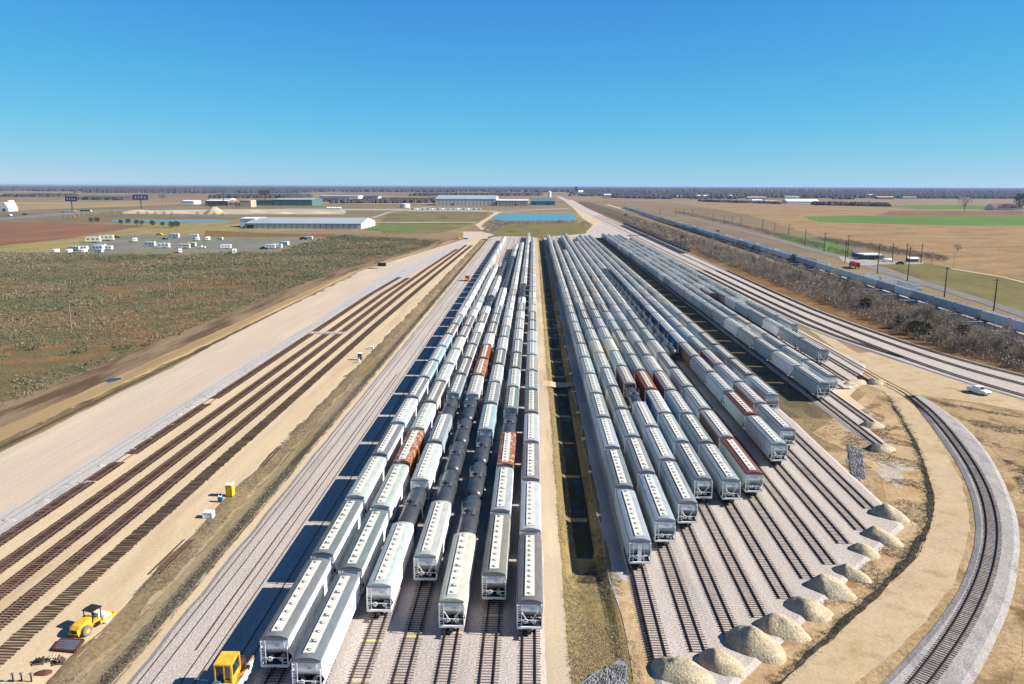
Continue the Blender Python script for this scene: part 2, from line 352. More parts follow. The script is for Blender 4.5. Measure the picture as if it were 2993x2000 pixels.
# ------------------------------------------------------------------ terrain
def sstep(a, b, x):
    t = min(1, max(0, (x - a) / (b - a))); return t * t * (3 - 2 * t)
def tz(x, y):
    z = 0.0
    if 40 < y < 880:
        e = sstep(70, 126, y) * (1 - sstep(800, 860, y))
        if 3 < x < 15: z -= (.25 + 1.15 * e) * sstep(4.4, 7.0, x) * (1 - sstep(9.4, 11.4, x))
        if -54 < x < -44: z -= .9 * sstep(-53, -50, x) * (1 - sstep(-49, -45.6, x))
        if -116 < x < -109: z -= .5 * sstep(-114, -112.6, x) * (1 - sstep(-112.2, -110.6, x)) * (1 - sstep(480, 520, y))
    return z
def grid(name, xs, ys, m, zf=tz, dz=0.0, kind='structure'):
    vs = [(x, y, zf(x, y) + dz) for y in ys for x in xs]; nx = len(xs)
    fs = [(j * nx + i, j * nx + i + 1, (j + 1) * nx + i + 1, (j + 1) * nx + i) for j in range(len(ys) - 1) for i in range(nx - 1)]
    me = bpy.data.meshes.new(name); me.from_pydata(vs, [], fs); me.materials.append(m); me.update()
    return put(name, me, kind=kind)
xs = [-80000, -30000, -12000, -5000, -2000, -1000, -500, -250, -150, -120] + [-116 + .7 * i for i in range(11)] + [-100, -80, -60] \
    + [-54 + .6 * i for i in range(18)] + [-40, -30, -20, -10, 0, 2] + [3 + .6 * i for i in range(21)] + [18, 30, 45, 60, 80, 100, 140, 200, 300, 500, 1000, 2000, 5000, 12000, 30000, 80000]
ys = [-3000, -300, 0, 40, 60, 75] + [84 + 8 * i for i in range(100)] + [900, 950, 1100, 1400, 2000, 3000, 5000, 9000, 18000, 40000, 110000]
grid('ground', xs, ys, MAT['far'])

def lerp_poly(P, n):
    P = [Vector((p[0], p[1], 0)) for p in P]; L = [0]
    for a, b in zip(P, P[1:]): L.append(L[-1] + (b - a).length)
    out = []; k = 0
    for i in range(n):
        t = L[-1] * i / (n - 1)
        while k < len(P) - 2 and L[k + 1] < t: k += 1
        out.append(P[k].lerp(P[k + 1], (t - L[k]) / max(1e-6, L[k + 1] - L[k])))
    return out
def smooth_poly(P, it=2):
    P = [(p[0], p[1]) for p in P]
    for _ in range(it):
        Q = [P[0]]
        for a, b in zip(P, P[1:]):
            Q += [(.75 * a[0] + .25 * b[0], .75 * a[1] + .25 * b[1]), (.25 * a[0] + .75 * b[0], .25 * a[1] + .75 * b[1])]
        P = Q + [P[-1]]
    return P
def ribbon(name, left, right, m, dz, jit=.3, step=3.0, nc=6, crown=0.0, kind='structure', rough=.8, shoulder=None, zf=tz):
    """A strip between two edge lines, its edges ragged, laid dz above the terrain (crown: raised bed with sloping shoulders)."""
    L = sum((Vector(a) - Vector(b)).length for a, b in zip(left, left[1:]))
    n = int(min(500, max(4, L / step)))
    A_, B_ = lerp_poly(left, n), lerp_poly(right, n); off = random.random() * 100
    vs = []; fs = []
    for i, (a, b) in enumerate(zip(A_, B_)):
        d = (b - a); w = d.length; d = d / max(w, 1e-6)
        ja = jit * (mnoise.noise((i * step * .11, off, 0)) + .6 * mnoise.noise((i * step * .45, off, 3)))
        jb = jit * (mnoise.noise((i * step * .11, off, 9)) + .6 * mnoise.noise((i * step * .45, off, 7)))
        a = a + d * ja; b = b + d * jb; w = (b - a).length
        for j in range(nc + 1):
            if crown and nc >= 4:
                sh = min(shoulder or .9, w * .3)
                t = [0, sh / w][j] if j < 2 else ([1 - sh / w, 1][j - nc + 1] if j >= nc - 1 else sh / w + (1 - 2 * sh / w) * (j - 1) / (nc - 2))
                h = 0 if j in (0, nc) else crown
            else: t = j / nc; h = 0
            p = a.lerp(b, t); vs.append((p.x, p.y, zf(p.x, p.y) + dz + h))
    for i in range(n - 1):
        for j in range(nc):
            q = i * (nc + 1) + j; fs.append((q, q + 1, q + nc + 2, q + nc + 1))
    me = bpy.data.meshes.new(name); me.from_pydata(vs, [], fs); me.materials.append(m); me.update()
    return put(name, me, kind=kind)
def strip(name, x0, x1, y0, y1, m, dz, jit=.3, nc=8, crown=0.0, step=3.0, shoulder=None):
    return ribbon(name, [(x0, y0), (x0, y1)], [(x1, y0), (x1, y1)], m, dz, jit, step, nc, crown, shoulder=shoulder)
def patch(name, P, m, z, jit=1.0, seg=8.0, kind='structure'):
    """A flat area with a ragged outline."""
    Q = []; off = random.random() * 50
    for a, b in zip(P, P[1:] + P[:1]):
        a, b = Vector(a), Vector(b); n = max(1, min(60, int((b - a).length / seg)))
        for i in range(n):
            p = a.lerp(b, i / n); w = .07 if seg > 2.5 else .33
            Q.append((p.x + jit * mnoise.noise((p.x * w, p.y * w, off)) * 1.5, p.y + jit * mnoise.noise((p.x * w, p.y * w, off + 9)) * 1.5, z))
    me = bpy.data.meshes.new(name); me.from_pydata(Q, [], [tuple(range(len(Q)))]); me.materials.append(m); me.update()
    return put(name, me, kind=kind)

# ------------------------------------------------------------------ surfaces, left side
patch('scrub_field', [(-125.5,178.0), (-124.6,193.7), (-125.4,240.3), (-128, 330), (-124, 480), (-112, 600), (-95, 720), (-100, 800), (-212.9,859.2), (-209.4,649.0), (-299.2,610.0), (-393.8,639.5), (-432.2,637.5), (-430, 560), (-260, 240), (-170, 150)], MAT['scrub_soil'], .010, 2)
ribbon('mud_verge', [(-136, 120), (-133, 190), (-132, 245), (-131, 400), (-127, 500), (-112, 620), (-98, 730), (-84, 830)], [(-119, 120), (-119, 170), (-118, 250), (-117, 400), (-115, 500), (-104, 620), (-90, 730), (-78, 830)], MAT['mud'], .020, 2.2, 3, 8)
ribbon('sand_road', [(-120.5, 120), (-119.8, 170), (-119, 256), (-118, 400), (-116, 500), (-105, 610), (-91, 720), (-79, 830)], [(-113.4, 120), (-113.4, 170), (-113, 256), (-112, 400), (-112, 500), (-101.5, 600), (-86, 712), (-74, 830)], MAT['sand_road'], .030, .8, 3, 8)
ribbon('drainage_swale', [(-114.2, 120), (-114, 160), (-113, 256), (-112.6, 400), (-112, 500)], [(-110.2, 120), (-110, 160), (-109.6, 256), (-110.4, 400), (-111, 500)], MAT['drain'], .040, .5, 3, 6)
ribbon('pink_sand_pad', [(-109.4, 110), (-109, 153), (-109, 193), (-108.4, 231), (-110, 272), (-111, 425), (-111, 507), (-101.6, 586), (-86, 702), (-78, 763), (-68, 850)], [(-82, 110), (-82, 500), (-80, 590), (-74, 700), (-66, 850)], MAT['pink_sand'], .050, .5, 3, 8)
ribbon('sand_bed', [(-83.4, 40), (-83, 400), (-80, 500), (-73, 640), (-66, 760), (-62, 850)], [(-52.6, 40), (-52.6, 600), (-53, 740), (-54, 850)], MAT['sand'], .060, .5, 3, 10)
ribbon('gravel_strip', [(-88.2, 80), (-88.2, 160), (-88.6, 250), (-87.6, 320), (-90, 400), (-92, 470), (-88, 560), (-78, 660), (-72, 760), (-68, 850)], [(-82.8, 80), (-82.2, 120), (-80.4, 134), (-82.4, 150), (-83.6, 195), (-83.2, 250), (-81, 330), (-79, 420), (-74, 520), (-69, 620), (-64, 730), (-60, 850)], MAT['gravel'], .085, .8, 2, 8)
strip('ditch_grass', -53.2, -45.4, 40, 830, MAT['ditch_grass'], .075, .9, 14)
ribbon('ditch_bed_mud', [(-50.9, 40), (-50.6, 830)], [(-48.3, 40), (-48.5, 830)], MAT['ditch_silt'], .082, .8, 3, 4)
strip('sand_verge', -46.2, -43.6, 40, 840, MAT['sand'], .080, .3, 4)
strip('ballast_bed', -44.6, 1.9, 40, 850, MAT['ballast'], .015, .25, 8, .30)
# ------------------------------------------------------------------ surfaces, middle and right
ribbon('dirt_road', [(1.2, 40), (1.3, 300), (1.6, 850)], [(4.5, 40), (4.4, 150), (4.2, 420), (4.4, 850)], MAT['road_dirt'], .045, .35, 2.5, 6)
ribbon('drain_crossing', [(2.6, 212), (12.2, 213.4)], [(2.8, 219), (12, 217.6)], MAT['sand'], .10, .3, 1.0, 4, zf=lambda x, y: tz(x, y) * .25)
strip('ditch_bank_grass', 4.1, 11.4, 62, 850, MAT['olive_grass'], .035, .5, 16)
grid('ditch_shade_water', [6.9, 8, 9, 9.7], [112 + 20 * i for i in range(35)], MAT['ditch_shade_water'], lambda x, y: -1.16)  # dark sheet on the bed, partly standing in for grassy shadow
ribbon('gravel_verge', [(12.8, 60), (12.2, 84), (11.0, 104), (10.8, 400), (10.9, 850)], [(15.6, 60), (15.4, 110), (15.0, 400), (15, 850)], MAT['gravel'], .055, .3, 3, 4)
strip('sand_verge', 11.6, 14.0, 60, 103, MAT['orange_earth'], .062, .3, 3)
ribbon('ballast_bed', [(13.6, 77), (13.6, 130), (13.6, 860)], [(19.5, 75.5), (61, 123), (61.4, 180), (60.4, 500), (60.4, 860)], MAT['ballast'], .015, .25, 4, 8, .30)
strip('grass_gap', 60.0, 72.6, 184, 860, MAT['gap_grass'], .030, .7, 6)
ribbon('ballast_bed', [(71.6, 162), (71.8, 300), (72.4, 860)], [(75.6, 162), (76.6, 177), (81, 180), (81.4, 300), (81.4, 860)], MAT['ballast'], .015, .3, 3, 8, .30)
ribbon('ballast_bed', [(81.2, 212), (81.2, 300), (81.2, 860)], [(86.6, 212), (102.4, 240), (102.4, 420), (102, 860)], MAT['ballast'], .019, .3, 3, 8, .296)
patch('sand_flat', [(76, 180), (82, 184), (84, 205), (92, 219), (98, 228), (92, 232), (81, 222), (74, 200)], MAT['sand'], .05, .8, 3)
ribbon('brown_verge', [(126, 200), (125.5, 330), (126.6, 700), (131, 1400), (136, 2600)], [(150, 200), (137, 300), (134.6, 420), (136.5, 700), (142, 1400), (150, 2600)], MAT['brown_verge'], .022, .8, 4, 6)
patch('thicket_ground', [(134, 200), (134, 420), (136, 700), (140, 1300), (172, 1300), (170, 700), (168, 300), (170, 190)], MAT['brown_verge'], .016, 2)
M1 = [(106.4, 900), (106.4, 455), (107.4, 332), (110.6, 290), (115.3, 266), (118.4, 253)]
M2 = [(112, 1500), (111.3, 800), (111.2, 480), (112.4, 344), (114.6, 300), (117.6, 260), (122.4, 228), (129, 204), (141, 172)]
M3 = [(120, 1500), (119, 800), (119, 511), (118.6, 365), (120.8, 320), (124.2, 276), (129, 240.5), (136.6, 215), (150, 184)]
M4 = [(127, 1500), (126, 800), (125.9, 541), (124.2, 368), (126, 325), (129.2, 287), (134.4, 251), (142, 226), (156, 196)]
ribbon('main_ballast_bed', smooth_poly([(104, 900), (103.8, 455), (104.6, 332), (107.4, 290), (113, 262), (119.4, 226), (126, 202), (138, 170)]), smooth_poly([(129.2, 900), (128.2, 541), (126.8, 368), (128.8, 325), (132, 287), (137, 252), (145, 227), (160, 196)]), MAT['ballast'], .018, .3, 3, 10, .32)
ribbon('main_ballast_bed', [(104, 890), (106, 1500), (112, 2600), (118, 4200)], [(129.2, 890), (131, 1500), (136, 2600), (142, 4200)], MAT['ballast'], .018, .3, 20, 4, .32)
# earth between the two ballast fans and the curved haul road
patch('bare_earth', [(14.5, 76), (17, 81), (58, 128), (61.5, 160), (73, 160), (80, 178), (90, 218), (104, 262), (112, 262), (118, 235), (126, 206), (140, 172), (160, 150), (120, 100), (84, 60), (26, 60), (20, 70)], MAT['dry_grass'], .012, .8, 4)
ribbon('orange_bank', smooth_poly([(62.5, 172), (68, 152), (61.5, 130), (52, 115), (41, 103), (30, 91), (20, 78)]), smooth_poly([(88, 206), (86.5, 180), (77, 150), (68.5, 129), (58, 113), (46, 99.6), (34, 87), (27, 78)]), MAT['orange_earth'], .036, 1.2, 2, 8)
ribbon('haul_road', smooth_poly([(108, 320), (104.5, 290), (101, 250), (95.8, 214), (85.6, 175), (76.2, 147), (68.4, 128), (57.6, 111.6), (45.8, 98.6), (34, 86), (22, 74)]), smooth_poly([(111, 320), (109, 290), (107, 250), (101, 214), (88.4, 168), (80.8, 144), (71.8, 124), (61.4, 107), (50.4, 93.8), (38.6, 82.4), (28, 72)]), MAT['haul'], .075, .45, 1.5, 6)
ribbon('shade_toned_bank', smooth_poly([(93.2, 205), (84.9, 175), (75.7, 148), (67.4, 128.6), (56.6, 112.2), (44.6, 99), (33.1, 86.7), (22.7, 75.4)]), smooth_poly([(94.6, 205), (86, 174), (76.7, 147), (68.6, 128), (57.7, 111.4), (45.7, 98.2), (34.1, 85.9), (23.6, 74.6)]), MAT['bank_dark'], .065, .9, 1.0, 4)  # laid flat; the shade of the road's raised edge is in its colour
patch('haul_road_junction', [(95, 208), (92, 222), (96, 236), (104, 258), (112, 262), (117, 240), (121, 222), (131, 195), (140, 172), (150, 156), (146, 152), (132, 172), (120, 192), (112, 200), (102, 206)], MAT['haul'], .070, .6, 4)
CURVE = smooth_poly([(99.4, 300), (99.4, 265), (99.0, 236), (98.6, 222), (99.4, 208), (96.4, 187), (90, 162.4), (83.4, 142), (75.6, 124.2), (66.4, 108.8), (55.6, 94.2), (43.6, 80.6), (32, 69)], 3)
ribbon('curve_ballast_bed', smooth_poly([(97.4, 201), (94.2, 187), (87.6, 163), (81.5, 143.7), (72.9, 123.9), (62.8, 107.4), (51.8, 93.5), (39.8, 81.2), (28.8, 70.6)]), smooth_poly([(102.2, 206), (101, 186), (96.4, 166), (89.8, 147), (80.6, 125.6), (70.6, 108.6), (60.4, 94), (48.6, 80), (36, 66)]), MAT['ballast_new'], .080, .12, 3, 8, .28)
ribbon('grass_bank', smooth_poly([(104.4, 204), (103, 184), (98.5, 166), (92, 147), (83, 125.6), (73, 107.6), (63, 93), (51, 78)]), smooth_poly([(120, 190), (123, 180), (124, 160), (116, 138), (104, 118), (92, 102), (80, 86), (66, 68)]), MAT['dry_grass'], .040, 1.2, 2, 8)
patch('riprap_bed', [(67.3,164.4), (68.7,160.4), (66.1,151.4), (62.2,142.7), (60.5,144.0), (64.0,154.9)], MAT['riprap'], .09, 1.1, .8)
patch('white_gravel_patch', [(70.1,154.6), (73.8,154.2), (74.3,151.2), (69.0,142.1), (66.8,138.5), (67.6,146.1), (67.2,149.9)], MAT['white_gravel'], .055, 2.2, .8)
patch('riprap_bed', [(5.3,78.7), (7.2,80.9), (9.5,83.3), (10.8,83.0), (11.2,81.1), (10.7,78.6)], MAT['riprap'], .075, .8, .5)
patch('puddle', [(-120.3,214.8), (-119.8,217.4), (-117.5,218.7), (-116.2,216.7), (-116.9,214.4), (-117.9,212.4)], MAT['puddle'], .036, .3, 2)
# ------------------------------------------------------------------ fields, ponds and lots in the distance
patch('olive_field', [(-420, 560), (-398.1,646.5), (-429.1,846.3), (-334.6,934.2), (-239.9,1004.5), (-70, 900), (-86, 1000), (-90, 1260), (-230, 1330), (-520, 1180), (-700, 1000)], MAT['yellow_field'], .006, 3, 20)
patch('brown_strip', [(-400.4,972.1), (-318.5,921.7), (-283.2,906.7), (-229.0,910.0), (-208.8,848.1), (-266.3,852.1), (-346.5,839.9)], MAT['brown_verge'], .06, 2, 12)
patch('red_brown_field', [(-776.7,1153.6), (-614.1,1116.3), (-520.8,1077.5), (-504.9,965.4), (-476.0,797.3), (-479.0,707.6), (-700, 690), (-1100, 1100)], MAT['red_field'], .07, 4, 20)
patch('trailer_lot', [(-389.6,632.6), (-421.5,737.6), (-450.2,832.8), (-438.6,898.7), (-367.7,850.0), (-210.0,834.9), (-220.3,748.7), (-214.0,656.1), (-308.7,629.7)], MAT['grey_lot'], .08, 3, 12)
patch('green_lawn', [(-209.6,984.4), (-219.4,1118.1), (-175.1,1147.2), (-122.6,1124.8), (-144.6,1019.2), (-142.6,932.7)], MAT['lawn'], .075, 3, 20)
patch('olive_field', [(-257.3,1688.1), (-92.0,1691.8), (-86.0,1127.4), (-107.1,934.9), (-140.1,915.5), (-174.5,913.4), (-223.2,1171.0), (-274.4,1530.1)], MAT['olive_field'], .05, 4, 20)
patch('olive_field', [(-62, 950), (-60, 1230), (64, 1235), (82, 1150), (84, 980), (40, 872), (10, 862), (-40, 862)], MAT['olive_field'], .05, 3, 15)
patch('pond_water', [(-70.1,1416.3), (-68.9,1581.8), (-17.6,1601.4), (78.2,1609.7), (77.8,1469.7), (71.9,1316.3), (65.0,1250.7), (-0.1,1236.7), (-45.8,1236.3), (-60.9,1257.0)], MAT['pond'], .12, 3, 30)
patch('pond_bank', [(-86.8,1595.3), (-73.7,1693.4), (82.9,1707.7), (89.0,1470.6), (79.4,1221.5), (-52.1,1197.4), (-72.0,1272.1)], MAT['yellow_field'], .08, 3, 25)
ribbon('sand_road', [(-62.8,993.9), (-81.1,1127.7), (-79.1,1546.8), (-81.0,1692.8)], [(-54.2,994.4), (-73.3,1181.7), (-70.7,1547.5), (-62.7,1694.4)], MAT['sand'], .10, 2, 8, 4)
ribbon('sand_road', [(115.4,3166.3), (100.3,2071.2), (84.1,1389.6), (84.0,1139.2), (60, 925), (20, 874)], [(153.2,3171.9), (134.1,2074.8), (114.2,1319.5), (95.5,1114.8), (84, 935), (50, 868)], MAT['sand'], .11, 2, 10, 4)
patch('sand_flat', [(-74, 848), (-64, 830), (-50, 830), (-44, 900), (-60, 960), (-84, 960)], MAT['pink_sand'], .09, 2, 8)
patch('ladder_ballast', [(-44, 840), (1, 840), (0, 866), (-30, 872), (-42, 862)], MAT['ballast'], .10, 1, 6)
patch('ladder_ballast', [(14, 850), (60, 850), (104, 850), (108, 1200), (96, 1180), (60, 925), (22, 872)], MAT['ballast'], .12, 1, 8)
patch('pond_water', [(-663.9,1253.6), (-527.6,1284.2), (-483.0,1267.4), (-460.8,1205.8), (-487.6,1186.1), (-630.8,1193.3)], MAT['pond'], .12, 3, 25)
ribbon('highway', [(-887.9,1320.2), (-939.9,1614.6), (-921.1,1828.3), (-835.9,2040.3), (-742.2,2160.5)], [(-814.5,1210.2), (-856.9,1471.1), (-870.3,1727.0), (-797.1,1945.2), (-705.9,2054.3)], MAT['asphalt'], .14, 1, 20, 3)
patch('sand_works', [(-789.0,1524.2), (-867.3,1721.0), (-737.2,1798.3), (-578.7,1862.3), (-420.1,1795.7), (-356.6,1523.0), (-506.3,1519.7), (-615.9,1500.9)], MAT['pale_dirt'], .16, 6, 20)
ribbon('concrete_road', [(-587.4,1890.4), (-287.9,1891.3), (-76.8,1764.5)], [(-546.4,1757.8), (-280.6,1783.1), (-73.7,1693.4)], MAT['concrete'], .18, 1, 25, 3)
ribbon('concrete_road', [(-272.7,1317.7), (-303.5,1672.5), (-282.2,1936.1), (-278.9,2192.8)], [(-265.5,1318.2), (-292.7,1673.5), (-269.7,1937.4), (-267.1,2194.1)], MAT['concrete'], .19, 1, 20, 3)
ribbon('concrete_road', [(-74.7,1716.5), (-0.3,1863.2), (87.0,2020.5)], [(-73.2,1682.1), (-0.3,1809.8), (83.7,1942.9)], MAT['concrete'], .20, 1, 25, 3)
ribbon('gravel_lane', [(-237.3,1210.3), (-185.2,1214.1), (-85.1,1221.4)], [(-232.8,1187.3), (-180.9,1185.3), (-83.5,1198.0)], MAT['concrete'], .13, 1, 20, 3)
patch('parking_lot', [(-301.6,1980.5), (-128.2,1998.3), (-112.0,1761.2), (-262.5,1722.8), (-271.1,1722.1), (-291.2,1876.6)], MAT['concrete'], .21, 2, 20)
patch('tan_field', [(465.4,2714.3), (883.9,2507.3), (959.1,1602.5), (1300, 1500), (560, 640), (330, 400), (290, 440), (300, 640), (330, 1000), (420, 1600)], MAT['tan_field'], .05, 5, 30)
patch('green_crop_strip', [(487.9,1470.0), (577.5,1543.3), (931.9,1556.8), (1300, 1600), (1150, 1180), (693.8,1156.2), (581.2,1163.4), (440.2,1258.3)], MAT['green_field'], .10, 5, 30)
patch('green_crop_strip', [(1048.9,2396.2), (1226.5,2467.7), (1376.6,2359.8), (1143.8,2001.2), (932.4,1971.9)], MAT['green_field'], .12, 8, 40)
patch('pink_brown_field', [(805.4,1847.9), (1122.6,1877.7), (938.6,1568.0), (659.4,1555.5)], MAT['red_field'], .08, 6, 40)
patch('roadside_grass', [(243.4,578.9), (282.0,580.8), (282.5,545.8), (283.5,465.8), (310, 330), (214, 318), (216, 370), (224, 440), (240, 540)], MAT['olive_field'], .08, 2, 10)
patch('green_verge', [(244, 640), (262, 640), (300, 800), (290, 980), (262, 860)], MAT['green_field'], .09, 3, 10)
ribbon('highway', [(200, 240), (205.5, 330), (212, 380), (216.6, 440), (223, 525), (234, 650), (250, 900), (262, 1300), (276, 2600)], [(208, 240), (213, 330), (220, 384), (226, 444), (234, 530), (246, 650), (260, 900), (272, 1300), (288, 2600)], MAT['asphalt'], .13, .3, 10, 4)
patch('station_forecourt', [(242.3,640.8), (250.1,610.9), (255.5,592.5), (284.4,587.9), (276.3,573.1), (244.9,569.9), (233.4,560.0), (225.9,567.9), (227.2,591.1)], MAT['concrete'], .15, .6, 6)
ribbon('dirt_lane', [(281.8,544.4), (287.8,495.2), (283.5,465.8)], [(279.0,538.9), (284.6,489.5), (280.2,460.2)], MAT['road_dirt'], .14, .4, 10, 3)
ribbon('second_ballast_bed', [(170, 230), (174, 330), (179, 450), (184, 620), (193, 900), (200, 1300), (212, 2400)], [(197, 330), (200, 380), (199, 450), (198, 620), (204, 900), (212, 1300), (224, 2400)], MAT['ballast'], .10, .4, 10, 6, .3)

# ------------------------------------------------------------------ tracks
def tie_mesh(name, m, L=2.6, w=.23, h=.18):
    b = MB(); b.box(-L / 2, L / 2, -w / 2, w / 2, -h, 0, m); return b.mesh(name)
TIE = tie_mesh('tie', MAT['tie'], w=.165); TIE_NEW = tie_mesh('tie_new', MAT['tie_new']); TIE_OLD = tie_mesh('tie_old', MAT['tie_old'], w=.15); TIE_LOOSE = tie_mesh('tie_loose', MAT['tie_loose']); TIE_Y = tie_mesh('tie_yellow', MAT['yellow_tie'], 1.9, .16)
def resample(P, step):
    L = 0; out = []; need = 0.0
    for a, b in zip(P, P[1:]):
        a, b = Vector((a[0], a[1])), Vector((b[0], b[1])); d = (b - a).length
        if d < 1e-6: continue
        t = need - L
        while t < d:
            if t >= 0: out.append((a.lerp(b, t / d), (b - a) / d))
            need += step; t = need - L
        L += d
    return out
def rail_mesh(P, off, z, m, h=.17, w=.075, base=.13):
    b = MB(); n = len(P); vs = []
    for i, p in enumerate(P):
        p = Vector((p[0], p[1])); q = Vector(P[min(i + 1, n - 1)][:2]) - Vector(P[max(i - 1, 0)][:2]); q.normalize()
        nx = Vector((q.y, -q.x))
        for o, zz in ((-base / 2, 0), (-w / 2, h * .3), (-w / 2, h), (w / 2, h), (w / 2, h * .3), (base / 2, 0)):
            c = p + nx * (off + o); vs.append((c.x, c.y, z + zz))
    fs = [(i * 6 + j, i * 6 + j + 1, (i + 1) * 6 + j + 1, (i + 1) * 6 + j) for i in range(n - 1) for j in range(5)]
    fs += [(5, 4, 3, 2, 1, 0), tuple((n - 1) * 6 + j for j in range(6))]
    b.add(vs, fs, m); return b.mesh('rail')
def track(label, P, z, ties=None, tie_me=TIE, step=.55, rail_m='rail', rails=True, up=.03, stuff_to=None, yellow=(), lim=300, jitter=.03, skip=None, name='railway_track', gauge=.753):
    o = P[0]; t = thing(name, label, 'railway track', (o[0], o[1], 0))
    LP = [(p[0] - o[0], p[1] - o[1]) for p in P]
    if rails:
        for sgn in (-1, 1): put('rail', rail_mesh(LP, sgn * gauge, z + up, MAT[rail_m]), t)
    if ties:
        b = MB(); cnt = 0; sm = tie_me.materials[0]
        for k, (p, d) in enumerate(resample(LP, step)):
            wy = p.y + o[1]
            if wy < ties[0] or wy > ties[1] or (skip and skip(k, p.x + o[0], wy)): continue
            a = math.atan2(d.y, d.x) - math.pi / 2 + random.gauss(0, jitter * .4); x = p.x + random.gauss(0, jitter)
            if cnt < lim and wy < (stuff_to or 1e9):
                yl = any(abs(wy - yy) < step * .5 for yy in yellow)
                put('tie', TIE_Y if yl else tie_me, t, (x, p.y, z + up + random.uniform(-.012, .012) + (.006 if yl else 0)), a); cnt += 1
            else:
                c, s_ = math.cos(a), math.sin(a); zz = z + up
                q = [(x + c * u - s_ * v, p.y + s_ * u + c * v) for u, v in ((-1.3, -.115), (1.3, -.115), (1.3, .115), (-1.3, .115))]
                b.add([(*e, zz - .16) for e in q] + [(*e, zz) for e in q], [(4, 5, 6, 7), (0, 1, 5, 4), (1, 2, 6, 5), (2, 3, 7, 6), (3, 0, 4, 7)], sm)
        if b.v: put('tie_row', b.mesh('tie_row'), t, kind='stuff')
    return t
BZ = .315
LX = [-28.35, -23.6, -19.0, -14.3, -9.55, -4.75, -.1]
LEND = [79.0, 74.9, 91.0, 99.3, 87.6, 94.5, 87.6]
lname = ['leftmost train', 'second train from the left', 'third train from the left', 'fourth train from the left', 'fifth train from the left', 'sixth train from the left', 'seventh train, beside the dirt road']
ytie = [(), (), (86.6, 78.6), (88.2, 87.6), (88.6,), (93.0,), ()]
for i, x in enumerate(LX):
    track('rusty track with tie ends showing through ballast under the ' + lname[i], [(x, 70), (x, 250), (x, 500), (x, 845)], BZ, (70, LEND[i] + 8), TIE_OLD, .52, yellow=[y for y in ytie[i]])
for x, q in ((-42.25, 'leftmost'), (-37.6, 'middle')):
    track(q + ' of the empty ballasted tracks left of the parked trains', [(x, 60), (x, 250), (x, 500), (x - 0.2, 850)], BZ, None, up=-.10)
track('empty track lying in the shadow of the leftmost train', [(-32.9, 60), (-32.9, 300), (-32.9, 850)], BZ, (70, 190), TIE_OLD, .52, up=-.06)
RX = [15.45, 20.15, 24.85, 29.45, 34.15, 38.95, 43.6, 48.2, 52.85, 57.8]
RE = [83.4, 85.4, 89.4, 93.3, 98.1, 103.7, 108.2, 115.2, 120.2, 129]
REND = [105, 112.3, 119.2, 129.5, 129.2, 132.7, 243, 149, 158.6, 186.4]
rname = [ORD[k] if k else 'first' for k in range(10)]
for i, x in enumerate(RX):
    track(f'{rname[i]} track right of the grassy ditch, counted from the ditch, ending at a gravel heap', [(x - .35, RE[i]), (x - .2, RE[i] + 18), (x, RE[i] + 50), (x, 400), (x, 870)], BZ, (80, REND[i] + 8), TIE, .54, rail_m='rail')
GX = [74.1, 79.0, 83.9, 88.9, 94.6]
GE = [163.5, 179, 212, 220.5, 219]; GEND = [198.2, 206, 372, 240, 286]
gname = ['first', 'second', 'third', 'fourth', 'fifth']
for i, x in enumerate(GX):
    track(f'{gname[i]} track right of the dark grass gap between the train blocks', [(x - .4, GE[i]), (x, GE[i] + 40), (x, 400), (x, 870)], BZ, (150, GEND[i] + 10), TIE, .54)
track('curved single track sweeping round the gravel heaps to the bottom edge', CURVE, .375, (60, 204.5), TIE, .52, stuff_to=205, skip=lambda k, x, y: 204.5 < y < 262)
for P, q in ((M1, 'short siding joining the main tracks beside the parked trains'), (M2, 'main track nearest the parked trains, curving past the pickup truck'), (M3, 'middle main track between two others'), (M4, 'main track nearest the bare thicket')):
    P = smooth_poly(P[::-1], 2)
    track(q, P, .35, (150, 520), TIE, .55, stuff_to=262, lim=140)
TXA = [-81.7, -76.0, -71.3, -66.5]
tl = ['leftmost', 'second', 'third', 'rightmost']
for i, x in enumerate(TXA):
    ye = [474, 470, 690, 740][i]
    P = [(x, 70), (x, 250), (x, 400), (x + [6, 5, 2, 3][i] * .6, 520), (x + [9, 8, 7, 6][i] * .8, ye)] if ye > 520 else [(x, 70), (x, 250), (x, 400), (x + 2, ye)]
    sk = (lambda k, X, Y: 287 < Y < 293 or mnoise.noise((0, Y * .09, 1)) > .27 and 112 < Y < 215) if i == 0 else (lambda k, X, Y: 287 < Y < 293) if i < 3 else None
    track(tl[i] + ' of the four new brown tracks laid on bare sand', P, .065, (70, ye), TIE_NEW, .60, 'rail_new', up=.17, skip=sk, stuff_to=250)
track('row of loose brown ties on sand without any rails', [(-61.6, 66), (-61.6, 300), (-60, 480), (-56.5, 735)], .065, (66, 735), TIE_LOOSE, .60, rails=False, up=.17, stuff_to=246, jitter=.06, name='tie_line')
track('half buried grey track in the pale gravel strip', [(-86.2, 80), (-86.3, 200), (-86, 330), (-86.5, 430)], .09, None, rail_m='rail_shine', up=-.09)
strip('plank_crossing', -82.9, -69.3, 288, 292, MAT['gravel'], .24, .2, 3)
t = thing('loose_rail', 'loose rail lying bent on the ballast between two empty tracks', 'rail', (-39.3, 84, BZ))
put('rail_bar', rail_mesh([(0, 0), (-.12, 10), (-.2, 30), (0, 70), (.1, 140)], 0, 0, MAT['rail'], .1), t)

